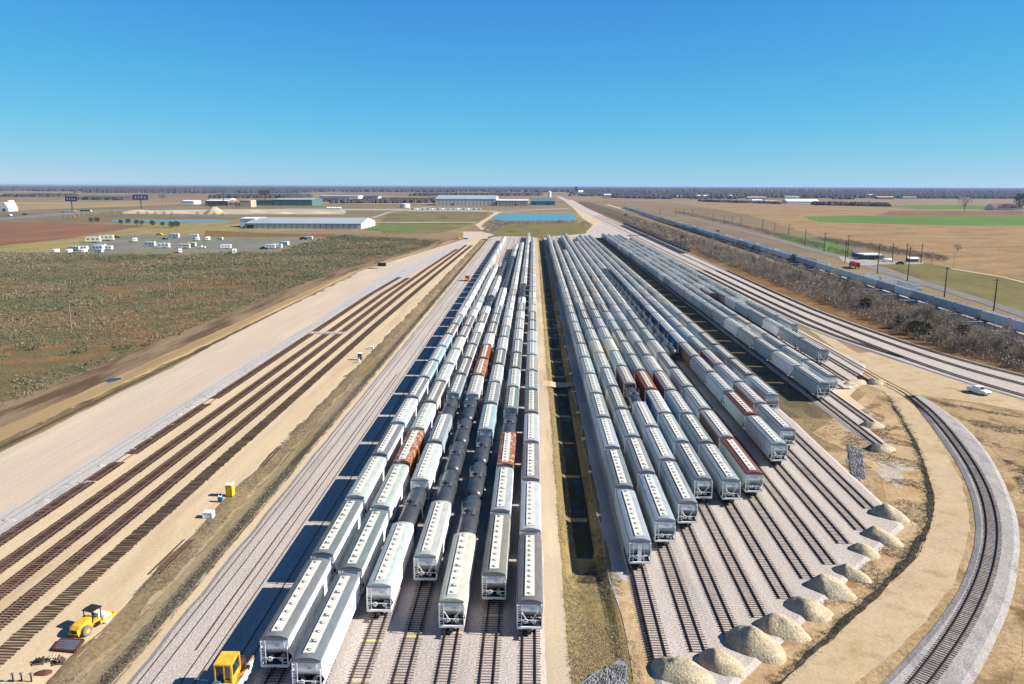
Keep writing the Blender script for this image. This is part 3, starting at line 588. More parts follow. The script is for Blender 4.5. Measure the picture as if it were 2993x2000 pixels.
# ------------------------------------------------------------------ covered hopper cars and tank cars (local z = 0 at the rail top)
SIDE = [(1.46, 1.05), (1.55, 1.35), (1.60, 2.2), (1.60, 3.2), (1.59, 3.75), (1.56, 4.14)]
ROOF = [(1.57, 4.14), (1.44, 4.30), (1.0, 4.46), (.56, 4.56), (.0, 4.60)]
YE, YI = 9.35, 7.2                        # end wall, foot of the end slope sheet
def hop_body(b, m, ribs=False, me_=9.35):
    st = [(-YE, 2.95), (-YI, 1.05), (-2.4, 1.05), (2.4, 1.05), (YI, 1.05), (YE, 2.95)]
    vs = []
    for y, zl in st:
        for s in (-1, 1):
            pr = SIDE if s < 0 else SIDE[::-1]
            vs += [(s * x, y, max(z, zl)) for x, z in pr]
    n = 12; fs = []
    for k in range(len(st) - 1):
        for j in range(n):
            if j == 5: continue
            a, c = k * n + j, k * n + (j + 1) % n
            fs.append((a, c, c + n, a + n))
    fs += [tuple(range(n)), tuple(range((len(st) - 1) * n + n - 1, (len(st) - 1) * n - 1, -1))]
    b.add(vs, fs, m)
    for s in (-1, 1):
        b.box(s * 1.50 - .06, s * 1.50 + .06, -9.75, 9.75, .98, 1.22, m)      # side sill
        if ribs:
            for i in range(17):
                y = -8.4 + i * 1.05; b.box(s * 1.62 - .045, s * 1.62 + .045, y - .05, y + .05, 1.25 if abs(y) < 7 else 2.4, 3.98, m)
        for e in (-1, 1):                                                       # end wing of the side sheet
            b.add([(s * 1.57, e * YI, 1.2), (s * 1.57, e * 8.1, 1.2), (s * 1.57, e * YE, 2.6), (s * 1.57, e * YE, 2.97), (s * 1.57, e * YI, 1.3)], [(0, 1, 2, 3, 4)], m)
def hop_roof(b, m):
    P = [(-x, z) for x, z in ROOF] + [(x, z) for x, z in ROOF[-2::-1]]
    P = P + [(1.52, 4.10), (-1.52, 4.10)]
    b.prismy(P, -YE - .03, YE + .03, m)
    b.box(-1.46, 1.46, -YE - .12, -YE - .03, 4.08, 4.2, MAT['greypl']); b.box(-1.46, 1.46, YE + .03, YE + .12, 4.08, 4.2, MAT['greypl'])
def hop_chutes(b, m, n=4):
    for i in range(n):
        y = (i - (n - 1) / 2) * 3.7
        b.add([(-1.4, y - 1.7, 1.08), (1.4, y - 1.7, 1.08), (1.4, y + 1.7, 1.08), (-1.4, y + 1.7, 1.08), (-.5, y - .35, .42), (.5, y - .35, .42), (.5, y + .35, .42), (-.5, y + .35, .42)],
              [(0, 4, 5, 1), (1, 5, 6, 2), (2, 6, 7, 3), (3, 7, 4, 0), (4, 7, 6, 5)], m)
def hatch_mesh(bar=False):
    b = MB(); b.lathe([(.24, -.16), (.24, -.11)], 8, MAT['greypl']); b.lathe([(.17, -.11), (.16, -.05), (.08, -.03)], 8, MAT['walk'])
    b.box(-.33, -.22, -.035, .035, -.14, .04, MAT['greypl']); b.box(-.26, .12, -.025, .025, -.02, .02, MAT['greypl'])
    if bar: b.box(-.40, .40, -.38, -.33, -.14, -.04, MAT['greypl'])
    return b.mesh('roof_hatch')
HATCH = [hatch_mesh(), hatch_mesh(True)]
b = MB(); b.box(-.60, .60, -8.5, 8.5, 4.605, 4.65, MAT['walk'])
for i in range(18): b.box(-.63, .63, -8.5 + i - .03, -8.5 + i + .03, 4.56, 4.60, MAT['steel'])
WALK = b.mesh('roof_walkway')
def ladder_mesh():
    b = MB(); m = MAT['pale_steel']
    for x in (-.25, .25): b.bar((x, 0, 1.0), (x, 0, 4.1), .075, m)
    for i in range(9): b.bar((-.25, 0, 1.25 + i * .34), (.25, 0, 1.25 + i * .34), .05, m)
    return b.mesh('ladder')
LADDER = ladder_mesh()
def endframe_mesh(v):
    b = MB(); m = MAT['pale_steel']                       # drawn for the -Y end
    for x in (-1.5, 1.5): b.bar((x, -9.68, 1.0), (x, -9.68, 3.95 if v != 2 else 3.3), .11, m); b.bar((x, -9.68, 3.9 if v != 2 else 3.2), (x * .95, -9.35, 3.95 if v != 2 else 3.2), .08, m)
    b.box(-1.5, 1.5, -9.80, -9.55, .95, 1.2, m); b.box(-1.45, 1.45, -9.55, -7.5, 1.0, 1.06, MAT['dark'])
    for z in (2.05,): b.bar((-1.5, -9.68, z), (1.5, -9.68, z), .075, m)
    if v == 0:
        b.bar((-.95, -9.35, 2.95), (0, -9.1, 1.2), .13, m); b.bar((.95, -9.35, 2.95), (0, -9.1, 1.2), .13, m)
    elif v == 1:
        b.box(-.28, .28, -9.42, -9.36, 1.1, 3.9, m); b.bar((.62, -9.6, 1.1), (.62, -9.6, 3.6), .09, m)
    else:
        b.bar((.9, -9.68, 1.1), (.9, -9.68, 2.05), .07, m); b.bar((.9, -9.68, 1.55), (1.5, -9.68, 1.55), .05, m)
    b.box(-.12, .12, -9.3, -7.4, 1.06, 1.5, MAT['dark'])
    b.tube((.55, -9.1, 1.45), (.55, -8.2, 1.45), .26, .26, 8, MAT['steel']); b.box(-.9, -.45, -8.9, -8.4, 1.06, 1.6, MAT['steel'])
    return b.mesh('end_frame')
ENDF = [endframe_mesh(i) for i in range(3)]
b = MB(); b.add([(-1.08, -9.385, 3.02), (1.08, -9.385, 3.02), (1.08, -9.385, 3.7), (.8, -9.385, 3.95), (-.8, -9.385, 3.95), (-1.08, -9.385, 3.7), (-1.08, -9.345, 3.02), (1.08, -9.345, 3.02), (1.08, -9.345, 3.7), (.8, -9.345, 3.95), (-.8, -9.345, 3.95), (-1.08, -9.345, 3.7)],
              [(0, 1, 2, 3, 4, 5)] + [(i, (i + 1) % 6, 6 + (i + 1) % 6, 6 + i) for i in range(6)], MAT['panel'])
b.box(.1, .55, -9.40, -9.39, 3.45, 3.48, MAT['greypl']); b.box(.1, .5, -9.40, -9.39, 3.33, 3.36, MAT['greypl'])
ENDPANEL = b.mesh('end_panel')
b = MB(); b.lathe([(.30, -.03), (.30, .03)], 10, MAT['white'], 'Y'); b.lathe([(.21, -.04), (.21, .04)], 8, MAT['dark'], 'Y'); b.bar((-.28, -.05, 0), (.28, -.05, 0), .05, MAT['white']); b.bar((0, -.05, -.28), (0, -.05, .28), .05, MAT['white'])
BRAKEW = b.mesh('brake_wheel')
b = MB(); b.box(-.12, .12, -.55, .35, -.14, .14, MAT['bogie']); b.box(-.2, .2, -.66, -.42, -.2, .2, MAT['bogie'])
COUPLER = b.mesh('coupler')
b = MB()
for s in (-1, 1):
    b.prism([(-1.25, .55), (-.7, .62), (-.35, .28), (.35, .28), (.7, .62), (1.25, .55), (1.25, .75), (-1.25, .75)], s * 1.02 - .07, s * 1.02 + .07, MAT['bogie'])
b.box(-1.1, 1.1, -.22, .22, .45, .82, MAT['bogie'])
BOGIE = b.mesh('bogie')
b = MB()
for s in (-1, 1): b.lathe([(.46, s * .75 - .06), (.46, s * .75 + .06)], 12, MAT['bogie'], 'X')
b.tube((-.9, 0, 0), (.9, 0, 0), .08, .08, 6, MAT['bogie']); WHEELS = b.mesh('wheelset')
BODY = {}; ROOFM = None
for r_ in (False, True):
    b = MB(); hop_body(b, MAT['paint'], r_); BODY[r_] = b.mesh('hopper_body')
b = MB(); hop_roof(b, MAT['roof_paint']); ROOFM = b.mesh('hopper_roof')
b = MB(); hop_chutes(b, MAT['paint']); CHUTES = b.mesh('outlet_chutes')
b = MB()
for i in range(11):
    y = -8 + i * 1.6; b.box(-.26, .24, y - .25, y + .25, 4.65, 4.80, MAT['steel']); b.box(-.24, .26, y - .20, y + .26, 4.80, 4.83, MAT['walk']); b.box(-.36, .22, y - .33, y - .26, 4.65, 4.74, MAT['dark'])
HATCHROW = b.mesh('roof_hatches')
b = MB()                                   # whole car for the distance
hop_body(b, MAT['paint']); hop_roof(b, MAT['roof_dist']); b.box(-.53, .53, -8.5, 8.5, 4.605, 4.65, MAT['walk'])
for i in range(11):
    y = -8 + i * 1.6; b.box(-.28, .24, y - .24, y + .24, 4.65, 4.80, MAT['greypl'])
b.box(-1.1, 1.1, -9.6, -5.9, .1, .98, MAT['dark']); b.box(-1.1, 1.1, 5.9, 9.6, .1, .98, MAT['dark']); b.box(-.9, .9, -5.2, 5.2, .45, 1.0, MAT['dark'])
for e in (-1, 1):
    for x in (-1.5, 1.5): b.bar((x, e * 9.68, 1.0), (x, e * 9.68, 3.9), .11, MAT['steel'])
FARCAR = b.mesh('hopper_far'); FARCAR_MB = b

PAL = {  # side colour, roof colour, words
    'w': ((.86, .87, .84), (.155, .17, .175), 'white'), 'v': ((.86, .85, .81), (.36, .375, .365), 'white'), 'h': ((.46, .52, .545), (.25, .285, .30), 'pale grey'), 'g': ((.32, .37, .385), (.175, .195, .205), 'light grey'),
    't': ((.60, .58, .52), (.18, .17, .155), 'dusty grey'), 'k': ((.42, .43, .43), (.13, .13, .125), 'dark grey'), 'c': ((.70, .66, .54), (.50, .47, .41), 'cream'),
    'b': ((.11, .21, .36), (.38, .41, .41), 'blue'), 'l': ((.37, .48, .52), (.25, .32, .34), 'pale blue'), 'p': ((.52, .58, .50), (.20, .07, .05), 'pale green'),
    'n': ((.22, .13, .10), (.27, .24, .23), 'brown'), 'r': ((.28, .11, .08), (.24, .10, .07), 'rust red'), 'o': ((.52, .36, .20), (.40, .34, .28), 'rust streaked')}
RUST = {'r': .72, 'o': .56, 'n': .34, 't': .26, 'k': .24, 'p': .3, 'c': .22}
def jig(c, s=.06):
    k = 1 + random.uniform(-s, s); return tuple(min(.95, v * k * (1 + random.uniform(-s, s) * .35)) for v in c)
ncar = [0]
def make_hopper(loc, code, lod, label, group, flip=False):
    side, roof, _ = PAL[code]; ru = RUST.get(code, .14) + random.uniform(-.05, .05)
    sc = (*jig(tuple(v * (.84 if loc[0] > 10 and lod == 2 else 1) for v in side)), ru); rc = (*jig(roof, .16), min(ru + random.choice((.0, .02, .05, .09, .13)), max(ru, .31)))  # far right-hand cars get a darker colour standing in for shaded sides
    rz = math.pi if flip else 0
    if lod == 2:
        o = put('covered_hopper', FARCAR, None, loc, rz, label, 'hopper car', group, color=sc); return o
    ribs = code in 'oknrtp' if lod == 0 else code in 'nr'
    t = thing('covered_hopper', label, 'hopper car', loc, rz, group)
    put('hopper_body', BODY[ribs], t, color=sc); put('hopper_roof', ROOFM, t, color=rc); put('roof_walkway', WALK, t)
    put('outlet_chutes', CHUTES, t, color=sc)
    if lod == 0:
        nh = random.choice((10, 10, 11, 12)); h0 = random.random() < .5
        for i in range(nh): put('roof_hatch', HATCH[1 if h0 and i % 3 == 1 else 0], t, (0, -8.0 + 16.0 * i / (nh - 1), 4.80))
    else:
        put('roof_hatches', HATCHROW, t, kind='stuff')
    v = random.choice((0, 1, 2)) if code not in 'w' else 2
    for e in ((0, 1) if lod == 0 else (0,)):
        q = math.pi * e
        put('end_frame', ENDF[v], t, (0, 0, 0), q)
        if lod == 0:
            put('end_panel', ENDPANEL, t, (0, 0, 0), q)
            put('ladder', LADDER, t, (-1.2 if not e else 1.2, -9.72 if not e else 9.72, 0), q)
            put('coupler', COUPLER, t, (0, -9.95 if not e else 9.95, .88), q)
    if lod == 0: put('brake_wheel', BRAKEW, t, (-.45, -9.82, 2.0))
    for y in (-7.55, 7.55):
        g = put('bogie', BOGIE, t, (0, y, .0))
        if lod == 0:
            for yy in (-.88, .88): put('wheelset', WHEELS, g, (0, yy, .46))
    return t
def tank_parts():
    b = MB(); n = 18
    b.lathe([(.15, -7.55), (.9, -7.42), (1.3, -7.1), (1.5, -6.5), (1.52, 0), (1.5, 6.5), (1.3, 7.1), (.9, 7.42), (.15, 7.55)], n, MAT['tank'], 'Y', (0, 0, 2.5))
    tank = b.mesh('tank', True)
    b = MB(); b.lathe([(.48, 3.95), (.48, 4.35), (.38, 4.42)], 10, MAT['tank']); b.lathe([(.2, 4.42), (.2, 4.55)], 8, MAT['tank_top']); man = b.mesh('manway')
    b = MB(); m = MAT['tank_top']
    b.box(-1.15, -.5, -1.3, 1.3, 3.98, 4.04, m); b.box(.5, 1.15, -1.3, 1.3, 3.98, 4.04, m); b.box(-.5, .5, .6, 1.3, 3.98, 4.04, m); plat = b.mesh('platform')
    b = MB(); m = MAT['tank_top']
    for x in (-1.15, 1.15):
        for y in (-1.3, 0, 1.3): b.bar((x, y, 4.0), (x, y, 5.0), .05, m)
        b.bar((x, -1.3, 5.0), (x, 1.3, 5.0), .05, m); b.bar((x, -1.3, 4.5), (x, 1.3, 4.5), .04, m)
    for y in (-1.3, 1.3): b.bar((-1.15, y, 5.0), (1.15, y, 5.0), .05, m)
    rail = b.mesh('railing')
    b = MB(); m = MAT['dark']
    for e in (-1, 1):
        b.box(-1.35, 1.35, e * 7.75 - .12, e * 7.75 + .12, .95, 1.15, m); b.box(-.25, .25, e * 6.6 - 1.2, e * 6.6 + 1.2, .75, 1.15, m)
        b.box(-1.2, 1.2, e * 6.0 - .2, e * 6.0 + .2, 1.0, 1.6, m)
        for x in (-1.3, 1.3): b.bar((x, e * 7.75, 1.15), (x, e * 7.75, 2.1), .06, m)
        b.bar((-1.3, e * 7.75, 2.1), (1.3, e * 7.75, 2.1), .06, m)
    frame = b.mesh('end_sill')
    b = MB(); m = MAT['tank_top']
    for s in (-1, 1):
        for x in (.2, .6): b.bar((s * 1.6, x, 1.0), (s * 1.55, x, 2.8), .05, m); b.bar((s * 1.55, x, 2.8), (s * 1.1, x, 4.0), .05, m)
        for i in range(6): b.bar((s * 1.6, .2, 1.2 + i * .3), (s * 1.58, .6, 1.2 + i * .3), .04, m)
    lad = b.mesh('side_ladder')
    return tank, man, plat, rail, frame, lad
TANK = tank_parts()
b = MB(); b.lathe([(.15, -7.55), (.9, -7.42), (1.3, -7.1), (1.5, -6.5), (1.5, 6.5), (1.3, 7.1), (.9, 7.42), (.15, 7.55)], 12, MAT['tank'], 'Y', (0, 0, 2.5))
b.lathe([(.48, 3.95), (.48, 4.4)], 8, MAT['tank']); b.box(-1.15, 1.15, -1.3, 1.3, 3.98, 4.04, MAT['tank_top']); b.box(-1.1, 1.1, -7.8, -4.6, .1, 1.2, MAT['dark']); b.box(-1.1, 1.1, 4.6, 7.8, .1, 1.2, MAT['dark'])
FARTANK = b.mesh('tank_far')
def make_tank(loc, lod, label, group):
    if lod == 2: return put('tank_car', FARTANK, None, loc, 0, label, 'tank car', group)
    t = thing('tank_car', label, 'tank car', loc, 0, group)
    for nme, me in zip(('tank', 'manway', 'platform', 'railing', 'end_sill', 'side_ladder'), TANK): put(nme, me, t)
    for y in (-6.0, 6.0):
        g = put('bogie', BOGIE, t, (0, y, 0))
        if lod == 0:
            for yy in (-.88, .88): put('wheelset', WHEELS, g, (0, yy, .46))
    if lod == 0:
        for e in (-1, 1): put('coupler', COUPLER, t, (0, e * 8.05, .88), 0 if e < 0 else math.pi)
    return t

TRAINS = []   # (row words, x, first y, sequence)
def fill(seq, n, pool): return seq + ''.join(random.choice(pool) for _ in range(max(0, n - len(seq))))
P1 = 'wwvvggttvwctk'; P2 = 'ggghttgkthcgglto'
TRAINS += [(lname[0], LX[0], 79.0, fill('wwvwvwllltgvv', 35, P1)), (lname[1], LX[1], 74.9, fill('wwvovtvvctkvt', 21, P1)),
           (lname[2], LX[2], 91.0, fill('vTvgTgktgctvTT', 14, P1) + 'gvvtTTTTTT'), (lname[3], LX[3], 99.3, fill('vTTTTvorvtkgvvv', 15, P1) + 'TTTTTTTTTTTgvgvvv'),
           (lname[4], LX[4], 87.6, fill('cTTTlgvkvgcvvt', 14, P1) + fill('rk', 17, P1)), (lname[5], LX[5], 94.5, fill('tvoTgvkgvvvg', 12, P1) + 'vTTT' + fill('', 22, P1)),
           (lname[6], LX[6], 87.6, fill('kvtvtgnvvgtvkv', 34, P2))]
rt = [f'{ORD[k] if k else "first"} train right of the grassy ditch' for k in range(10)]
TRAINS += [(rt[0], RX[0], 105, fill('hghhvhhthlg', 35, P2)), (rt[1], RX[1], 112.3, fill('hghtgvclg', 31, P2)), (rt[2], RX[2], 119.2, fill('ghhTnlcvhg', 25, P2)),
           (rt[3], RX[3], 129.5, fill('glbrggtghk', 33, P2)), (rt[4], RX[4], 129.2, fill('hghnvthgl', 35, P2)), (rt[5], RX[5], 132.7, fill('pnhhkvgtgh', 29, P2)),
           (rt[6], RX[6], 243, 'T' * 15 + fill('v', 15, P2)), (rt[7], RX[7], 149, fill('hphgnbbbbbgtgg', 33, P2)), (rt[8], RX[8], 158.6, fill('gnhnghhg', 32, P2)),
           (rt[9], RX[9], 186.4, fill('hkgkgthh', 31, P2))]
gt = [f'{gname[k]} train right of the dark grass gap' for k in range(5)]
TRAINS += [(gt[0], GX[0], 198.2, fill('gvgtvggl', 32, 'ghvthv')), (gt[1], GX[1], 206, fill('wggvtg', 31, 'ghvthv')), (gt[2], GX[2], 372, fill('nvg', 22, 'ghvthv')),
           (gt[3], GX[3], 240, fill('ggvgl', 29, 'ghvthv')), (gt[4], GX[4], 286, fill('gggvl', 24, 'ghvthv'))]
cars = []
for words, x, y0, seq in TRAINS:
    y = y0
    for i, c in enumerate(seq):
        L = 16.15 if c == 'T' else random.choice((20.5, 20.5, 20.6, 20.4)); half = L / 2
        cars.append((y + half - .35, x, y + half - .2, c, i, words, 0)); y += L
E2 = [(181.0, 262), (184.6, 435), (188.6, 560), (193.5, 800), (200, 1150), (213, 1600), (222, 2000)]
def along(P, s):
    for a, b in zip(P, P[1:]):
        a, b = Vector(a), Vector(b); d = (b - a).length
        if s <= d: return a.lerp(b, s / d), math.atan2((b - a).y, (b - a).x) - math.pi / 2
        s -= d
    return None, 0
for (P, words, n, seq) in ((E2, 'long grey train behind the bare thicket', 84, 'vvhvwh'), ([(195.4, 405), (194.2, 450), (194.0, 560), (199.5, 800), (206, 1150)], 'shorter grey train beside the highway', 36, 'vhvvwh')):
    for i in range(n):
        q, a = along(P, i * 20.6 + 10)
        if q is None: break
        if words.startswith('shorter') and i in (3, 4, 5): continue
        cars.append((q.length * 1.0, q.x, q.y, random.choice(seq), min(i, 39) if q.length < 900 else 0, words, a))
cars.sort(key=lambda c: c[0])
hop = 0; far_v = []; far_mesh = None; rest = []
for d, x, y, c, i, words, a in cars:
    z = (BZ + .2) if not words.endswith(('thicket', 'highway')) else .75
    if c == 'T':
        lod = 0 if y < 190 else (1 if y < 420 else 2)
        make_tank((x, y, z), lod, f'black tank car, {ORD[i]} car of the {words}', 'black tank cars in the yard'); continue
    hop += 1
    if hop > 300: rest.append((x, y, z, c, a)); continue
    lod = 0 if d < 178 else (1 if d < 330 else 2)
    lab = f'{PAL[c][2]} covered hopper, {ORD[i]} car of the {words}'
    o = make_hopper((x, y, z), c, lod, lab, 'covered hopper cars parked in the yard', False)
    if a: o.rotation_euler = (0, 0, a)
fv = np.array(FARCAR_MB.v); nv = len(fv); V = []; F = []; MI = []; CO = []
for k, (x, y, z, c, a) in enumerate(rest):
    ca, sa = math.cos(a), math.sin(a)
    q = np.empty_like(fv); q[:, 0] = fv[:, 0] * ca - fv[:, 1] * sa + x; q[:, 1] = fv[:, 0] * sa + fv[:, 1] * ca + y; q[:, 2] = fv[:, 2] + z
    V.append(q); F += [tuple(j + k * nv for j in f) for f in FARCAR_MB.f]; MI += FARCAR_MB.mi
    CO.append(np.tile((*jig(tuple(v * .84 for v in PAL[c][0])), RUST.get(c, .14)), (nv, 1)))  # side shade put into the car colour here as well
me = bpy.data.meshes.new('far_hoppers'); me.from_pydata(np.concatenate(V).tolist(), [], F)
for m in FARCAR_MB.mats: me.materials.append(MAT['far_paint'] if m == MAT['paint'] else MAT['roof_far'] if m == MAT['roof_dist'] else m)
me.polygons.foreach_set('material_index', MI)
ca = me.color_attributes.new('car_color', 'FLOAT_COLOR', 'POINT'); ca.data.foreach_set('color', np.concatenate(CO).astype('f4').ravel()); me.update()
put('distant_hoppers', me, None, label='rows of covered hopper cars at the far end of the yard', cat='hopper cars', kind='stuff')
# dark gondolas on the far main track
b = MB(); m = MAT['greypl']
b.box(-1.5, 1.5, -8.2, 8.2, 1.0, 1.15, m)
for s in (-1, 1):
    b.box(s * 1.5 - .05, s * 1.5 + .05, -8.2, 8.2, 1.15, 3.3, m)
    for i in range(12): b.box(s * 1.6 - .05, s * 1.6 + .05, -8 + i * 1.45 - .06, -8 + i * 1.45 + .06, 1.1, 3.3, m)
    b.box(-1.45, 1.45, s * 8.2 - .05, s * 8.2 + .05, 1.15, 3.3, m)
GB = b.mesh('gondola_body')
b = MB(); b.box(-1.42, 1.42, -8.1, 8.1, 1.2, 2.9, MAT['dark_pile']); GL = b.mesh('gondola_load')
t0 = None
for i in range(27):
    y = 660 + i * 17.6; x = 126.1 + (y - 660) * .0016
    lab = f'dark open gondola car, {ORD[i]} in the string on the main track'
    if t0 is None:
        t0 = thing('gondola_car', lab, 'gondola car', (x, y, .85), 0, 'dark gondola cars on the main track')
        put('gondola_body', GB, t0); put('gondola_load', GL, t0)
        for yy in (-5.8, 5.8): put('bogie', BOGIE, t0, (0, yy, 0))
    else: dup(t0, (x, y, .85), 0, lab)

# ------------------------------------------------------------------ heaps
def heap_mesh(name, rx, ry, h, m, seed, n=28, k=9, skew=0.0):
    vs = [(-skew, 0, h)]; rr = random.Random(seed)
    for j in range(1, k + 1):
        t = j / k
        for i in range(n):
            g = 2 * math.pi * i / n; wob = 1 + .24 * mnoise.noise((math.cos(g) * 1.3 + seed * 7, math.sin(g) * 1.3, 0)) + .05 * mnoise.noise((math.cos(g) * 4 + seed, math.sin(g) * 4, 5))
            x, y = rx * t * wob * math.cos(g), ry * t * wob * math.sin(g)
            z = h * max(0, (1 - t ** 1.5)) * (1 if t > .0 else 1) * (1 + .28 * mnoise.noise((x * .55 + seed, y * .55, 2))) + .13 * mnoise.noise((x * 1.6, y * 1.6, seed)) * (1 - t)
            vs.append((x - skew * (1 - t), y, z - (.12 if j == k else 0)))
    fs = [(0, 1 + i, 1 + (i + 1) % n) for i in range(n)]
    for j in range(k - 1):
        for i in range(n):
            a = 1 + j * n + i; c = 1 + j * n + (i + 1) % n; fs.append((a, a + n, c + n, c))
    me = bpy.data.meshes.new(name); me.from_pydata(vs, [], fs); me.materials.append(m)
    me.polygons.foreach_set('use_smooth', [True] * len(fs)); me.update(); return me
hp = [(x - .3, y) for x, y in zip(RX, RE)]
for i, (x, y) in enumerate(hp):
    dirx, diry = (.75, -.66)
    sz = random.uniform(.78, 1.1) * (1.14 if i < 3 else 1)
    put('gravel_heap', heap_mesh('gravel_heap', 3.4 * sz, 2.35 * sz, 1.9 * sz * random.uniform(.85, 1.1), MAT['pile'], i + 1, skew=.8), None, (x + .9 + dirx * 1.6, y - 1.7 + diry * 1.2, .04), math.atan2(diry, dirx) + random.uniform(-.15, .15),
            f'pale limestone heap closing the end of the {rname[i]} track right of the ditch', 'gravel heap', 'heaps at the ends of the empty tracks')
for p, h, lab in (((71.9,161.1), 1.3, 'dark gravel heap at the end of the track nearest the riprap'), ((77.0,177.9), 1.1, 'small dark heap at the end of a short track by the orange bank'), ((94.8,218.9), 1.3, 'dark heap beside the haul road near the junction')):
    o = put('dark_heap', heap_mesh('dark_heap', 2.3, 1.9, h, MAT['dark_pile'], h), None, (*p, .05), .5, lab, 'gravel heap', 'dark heaps at track ends')
    put('sand_back', heap_mesh('sand_back', 2.6, 2.0, h * .9, MAT['pile'], h + 3), o, (1.6, -.8, -.05))
for p, sx, sy, h, lab in (((90.5,218.7), 4.5, 2.2, 1.2, 'sand heap lying across the track end beside the parked hopper'), ((88.0,216.7), 2.4, 1.8, 1.0, 'small sand heap touching the parked hopper')):
    put('sand_heap', heap_mesh('sand_heap', sx, sy, h, MAT['pile'], sx), None, (*p, .05), .3, lab, 'sand heap')
def stones(name, P0, P1, P2, P3, n, lo, hi, label):
    """Loose angular stones over a four-sided patch."""
    P = [Vector(p) for p in (P0, P1, P2, P3)]; V = []; F = []
    for k in range(n):
        u, v = random.random(), random.random()
        c = P[0].lerp(P[1], u).lerp(P[3].lerp(P[2], u), v); r = random.uniform(lo, hi); o = len(V)
        for q in ((1, 0, 0), (-1, 0, 0), (0, 1, 0), (0, -1, 0), (0, 0, 1), (0, 0, -1)):
            V.append((c.x + q[0] * r * random.uniform(.6, 1.2), c.y + q[1] * r * random.uniform(.6, 1.2), .1 + q[2] * r * random.uniform(.5, .9)))
        F += [tuple(o + j for j in f) for f in ((0, 2, 4), (2, 1, 4), (1, 3, 4), (3, 0, 4), (2, 0, 5), (1, 2, 5), (3, 1, 5), (0, 3, 5))]
    me = bpy.data.meshes.new(name); me.from_pydata(V, [], F); me.materials.append(MAT['riprap']); me.update()
    put(name, me, None, label=label, cat='stones', kind='stuff')
stones('riprap_stones', (67.3,164.4), (68.6,159.9), (62.6,143.2), (60.9,145.9), 900, .18, .38, 'grey riprap stones lining the drain between the track blocks')
stones('riprap_stones', (5.7,79.0), (9.5,83.2), (11.0,82.7), (10.7,78.9), 420, .12, .26, 'grey riprap stones at the bottom edge below the ditch')

V = []; F = []
for i_ in range(24):
    me = heap_mesh('dump', random.uniform(.7, 1.7), random.uniform(.5, 1.2), random.uniform(.12, .3), MAT['gravel'], i_ + 90, 10, 3); o_ = len(V); cx_, cy_ = -83.9 + random.gauss(0, .8), random.uniform(100, 235)
    V += [(v.co.x + cx_, v.co.y + cy_, v.co.z + .12) for v in me.vertices]; F += [tuple(o_ + j for j in p.vertices) for p in me.polygons]; bpy.data.meshes.remove(me)
me = bpy.data.meshes.new('ballast_dumps'); me.from_pydata(V, [], F); me.materials.append(MAT['gravel']); me.update()
put('ballast_dumps', me, None, label='small dumps of pale ballast spilling over the leftmost brown track', cat='gravel', kind='stuff')
# ------------------------------------------------------------------ machines and small things in the yard
def wheel(b, x, y, z, r, w, m, hub=None):
    b.lathe([(r * .8, -w / 2), (r, -w / 2 + .06), (r, w / 2 - .06), (r * .8, w / 2)], 18, m, 'X', (x, y, z))
    if hub: b.lathe([(r * .45, -w / 2 - .02), (r * .45, w / 2 + .02)], 10, hub, 'X', (x, y, z))
t = thing('soil_compactor', 'yellow soil compactor with smooth white drum and black canopy on the sand', 'road roller', (*(-54.4,88.8), .06), -.30); t.scale = (.84,) * 3
Y_ = MAT['yellow']
b = MB(); b.prism([(-3.0, .62), (-3.05, 1.35), (-2.6, 1.75), (-1.4, 2.12), (-.35, 2.2), (-.35, .62)], -.72, .72, Y_); b.box(-.95, .95, -3.15, -2.95, .55, .85, Y_); put('engine_hood', b.mesh('engine_hood'), t)
b = MB(); b.box(-.5, .5, -3.09, -3.03, .95, 1.32, MAT['redbrown']); put('rear_grille', b.mesh('rear_grille'), t)
for s in (-1, 1):
    b = MB(); wheel(b, s * 1.05, -1.75, .78, .78, .55, MAT['tyre'], Y_); put('tyre', b.mesh('tyre'), t)
    b = MB(); b.box(s * 1.22 - .1, s * 1.22 + .1, .55, 3.35, .62, 1.02, Y_); put('drum_frame', b.mesh('drum_frame'), t)
b = MB(); b.lathe([(.4, -1.08), (.80, -1.06), (.80, 1.06), (.4, 1.08)], 28, MAT['white'], 'X', (0, 2.1, .8)); put('drum', b.mesh('drum', False), t)
b = MB(); b.box(-1.3, 1.3, 3.2, 3.5, .6, 1.05, Y_); put('front_bar', b.mesh('front_bar'), t)
b = MB(); b.box(-.8, .8, -.35, 1.15, 1.0, 1.3, Y_); b.box(-.25, .25, 1.0, 1.5, .6, 1.0, MAT['black']); put('deck', b.mesh('deck'), t)
b = MB(); b.box(-.3, .3, -.2, .3, 1.3, 1.75, MAT['black']); b.box(-.3, .3, -.28, -.18, 1.7, 2.2, MAT['black']); put('seat', b.mesh('seat'), t)
b = MB(); b.bar((0, .75, 1.3), (0, .6, 1.95), .08, MAT['black']); b.lathe([(.2, -.02), (.2, .02)], 10, MAT['black'], 'Y', (0, .58, 1.98)); put('steering_wheel', b.mesh('steering_wheel'), t)
b = MB(); b.box(-.62, .62, .9, 1.1, 1.3, 1.95, MAT['white']); put('console', b.mesh('console'), t)
for x in (-.78, .78):
    for y in (-.35, 1.15):
        b = MB(); b.bar((x, y, 1.25), (x, y, 2.95), .11, MAT['black']); put('canopy_post', b.mesh('canopy_post'), t)
b = MB(); b.prism([(-.55, 2.93), (-.55, 3.04), (.2, 3.12), (1.15, 3.08), (1.5, 2.95), (1.5, 2.85)], -.9, .9, MAT['black']); put('canopy', b.mesh('canopy'), t)
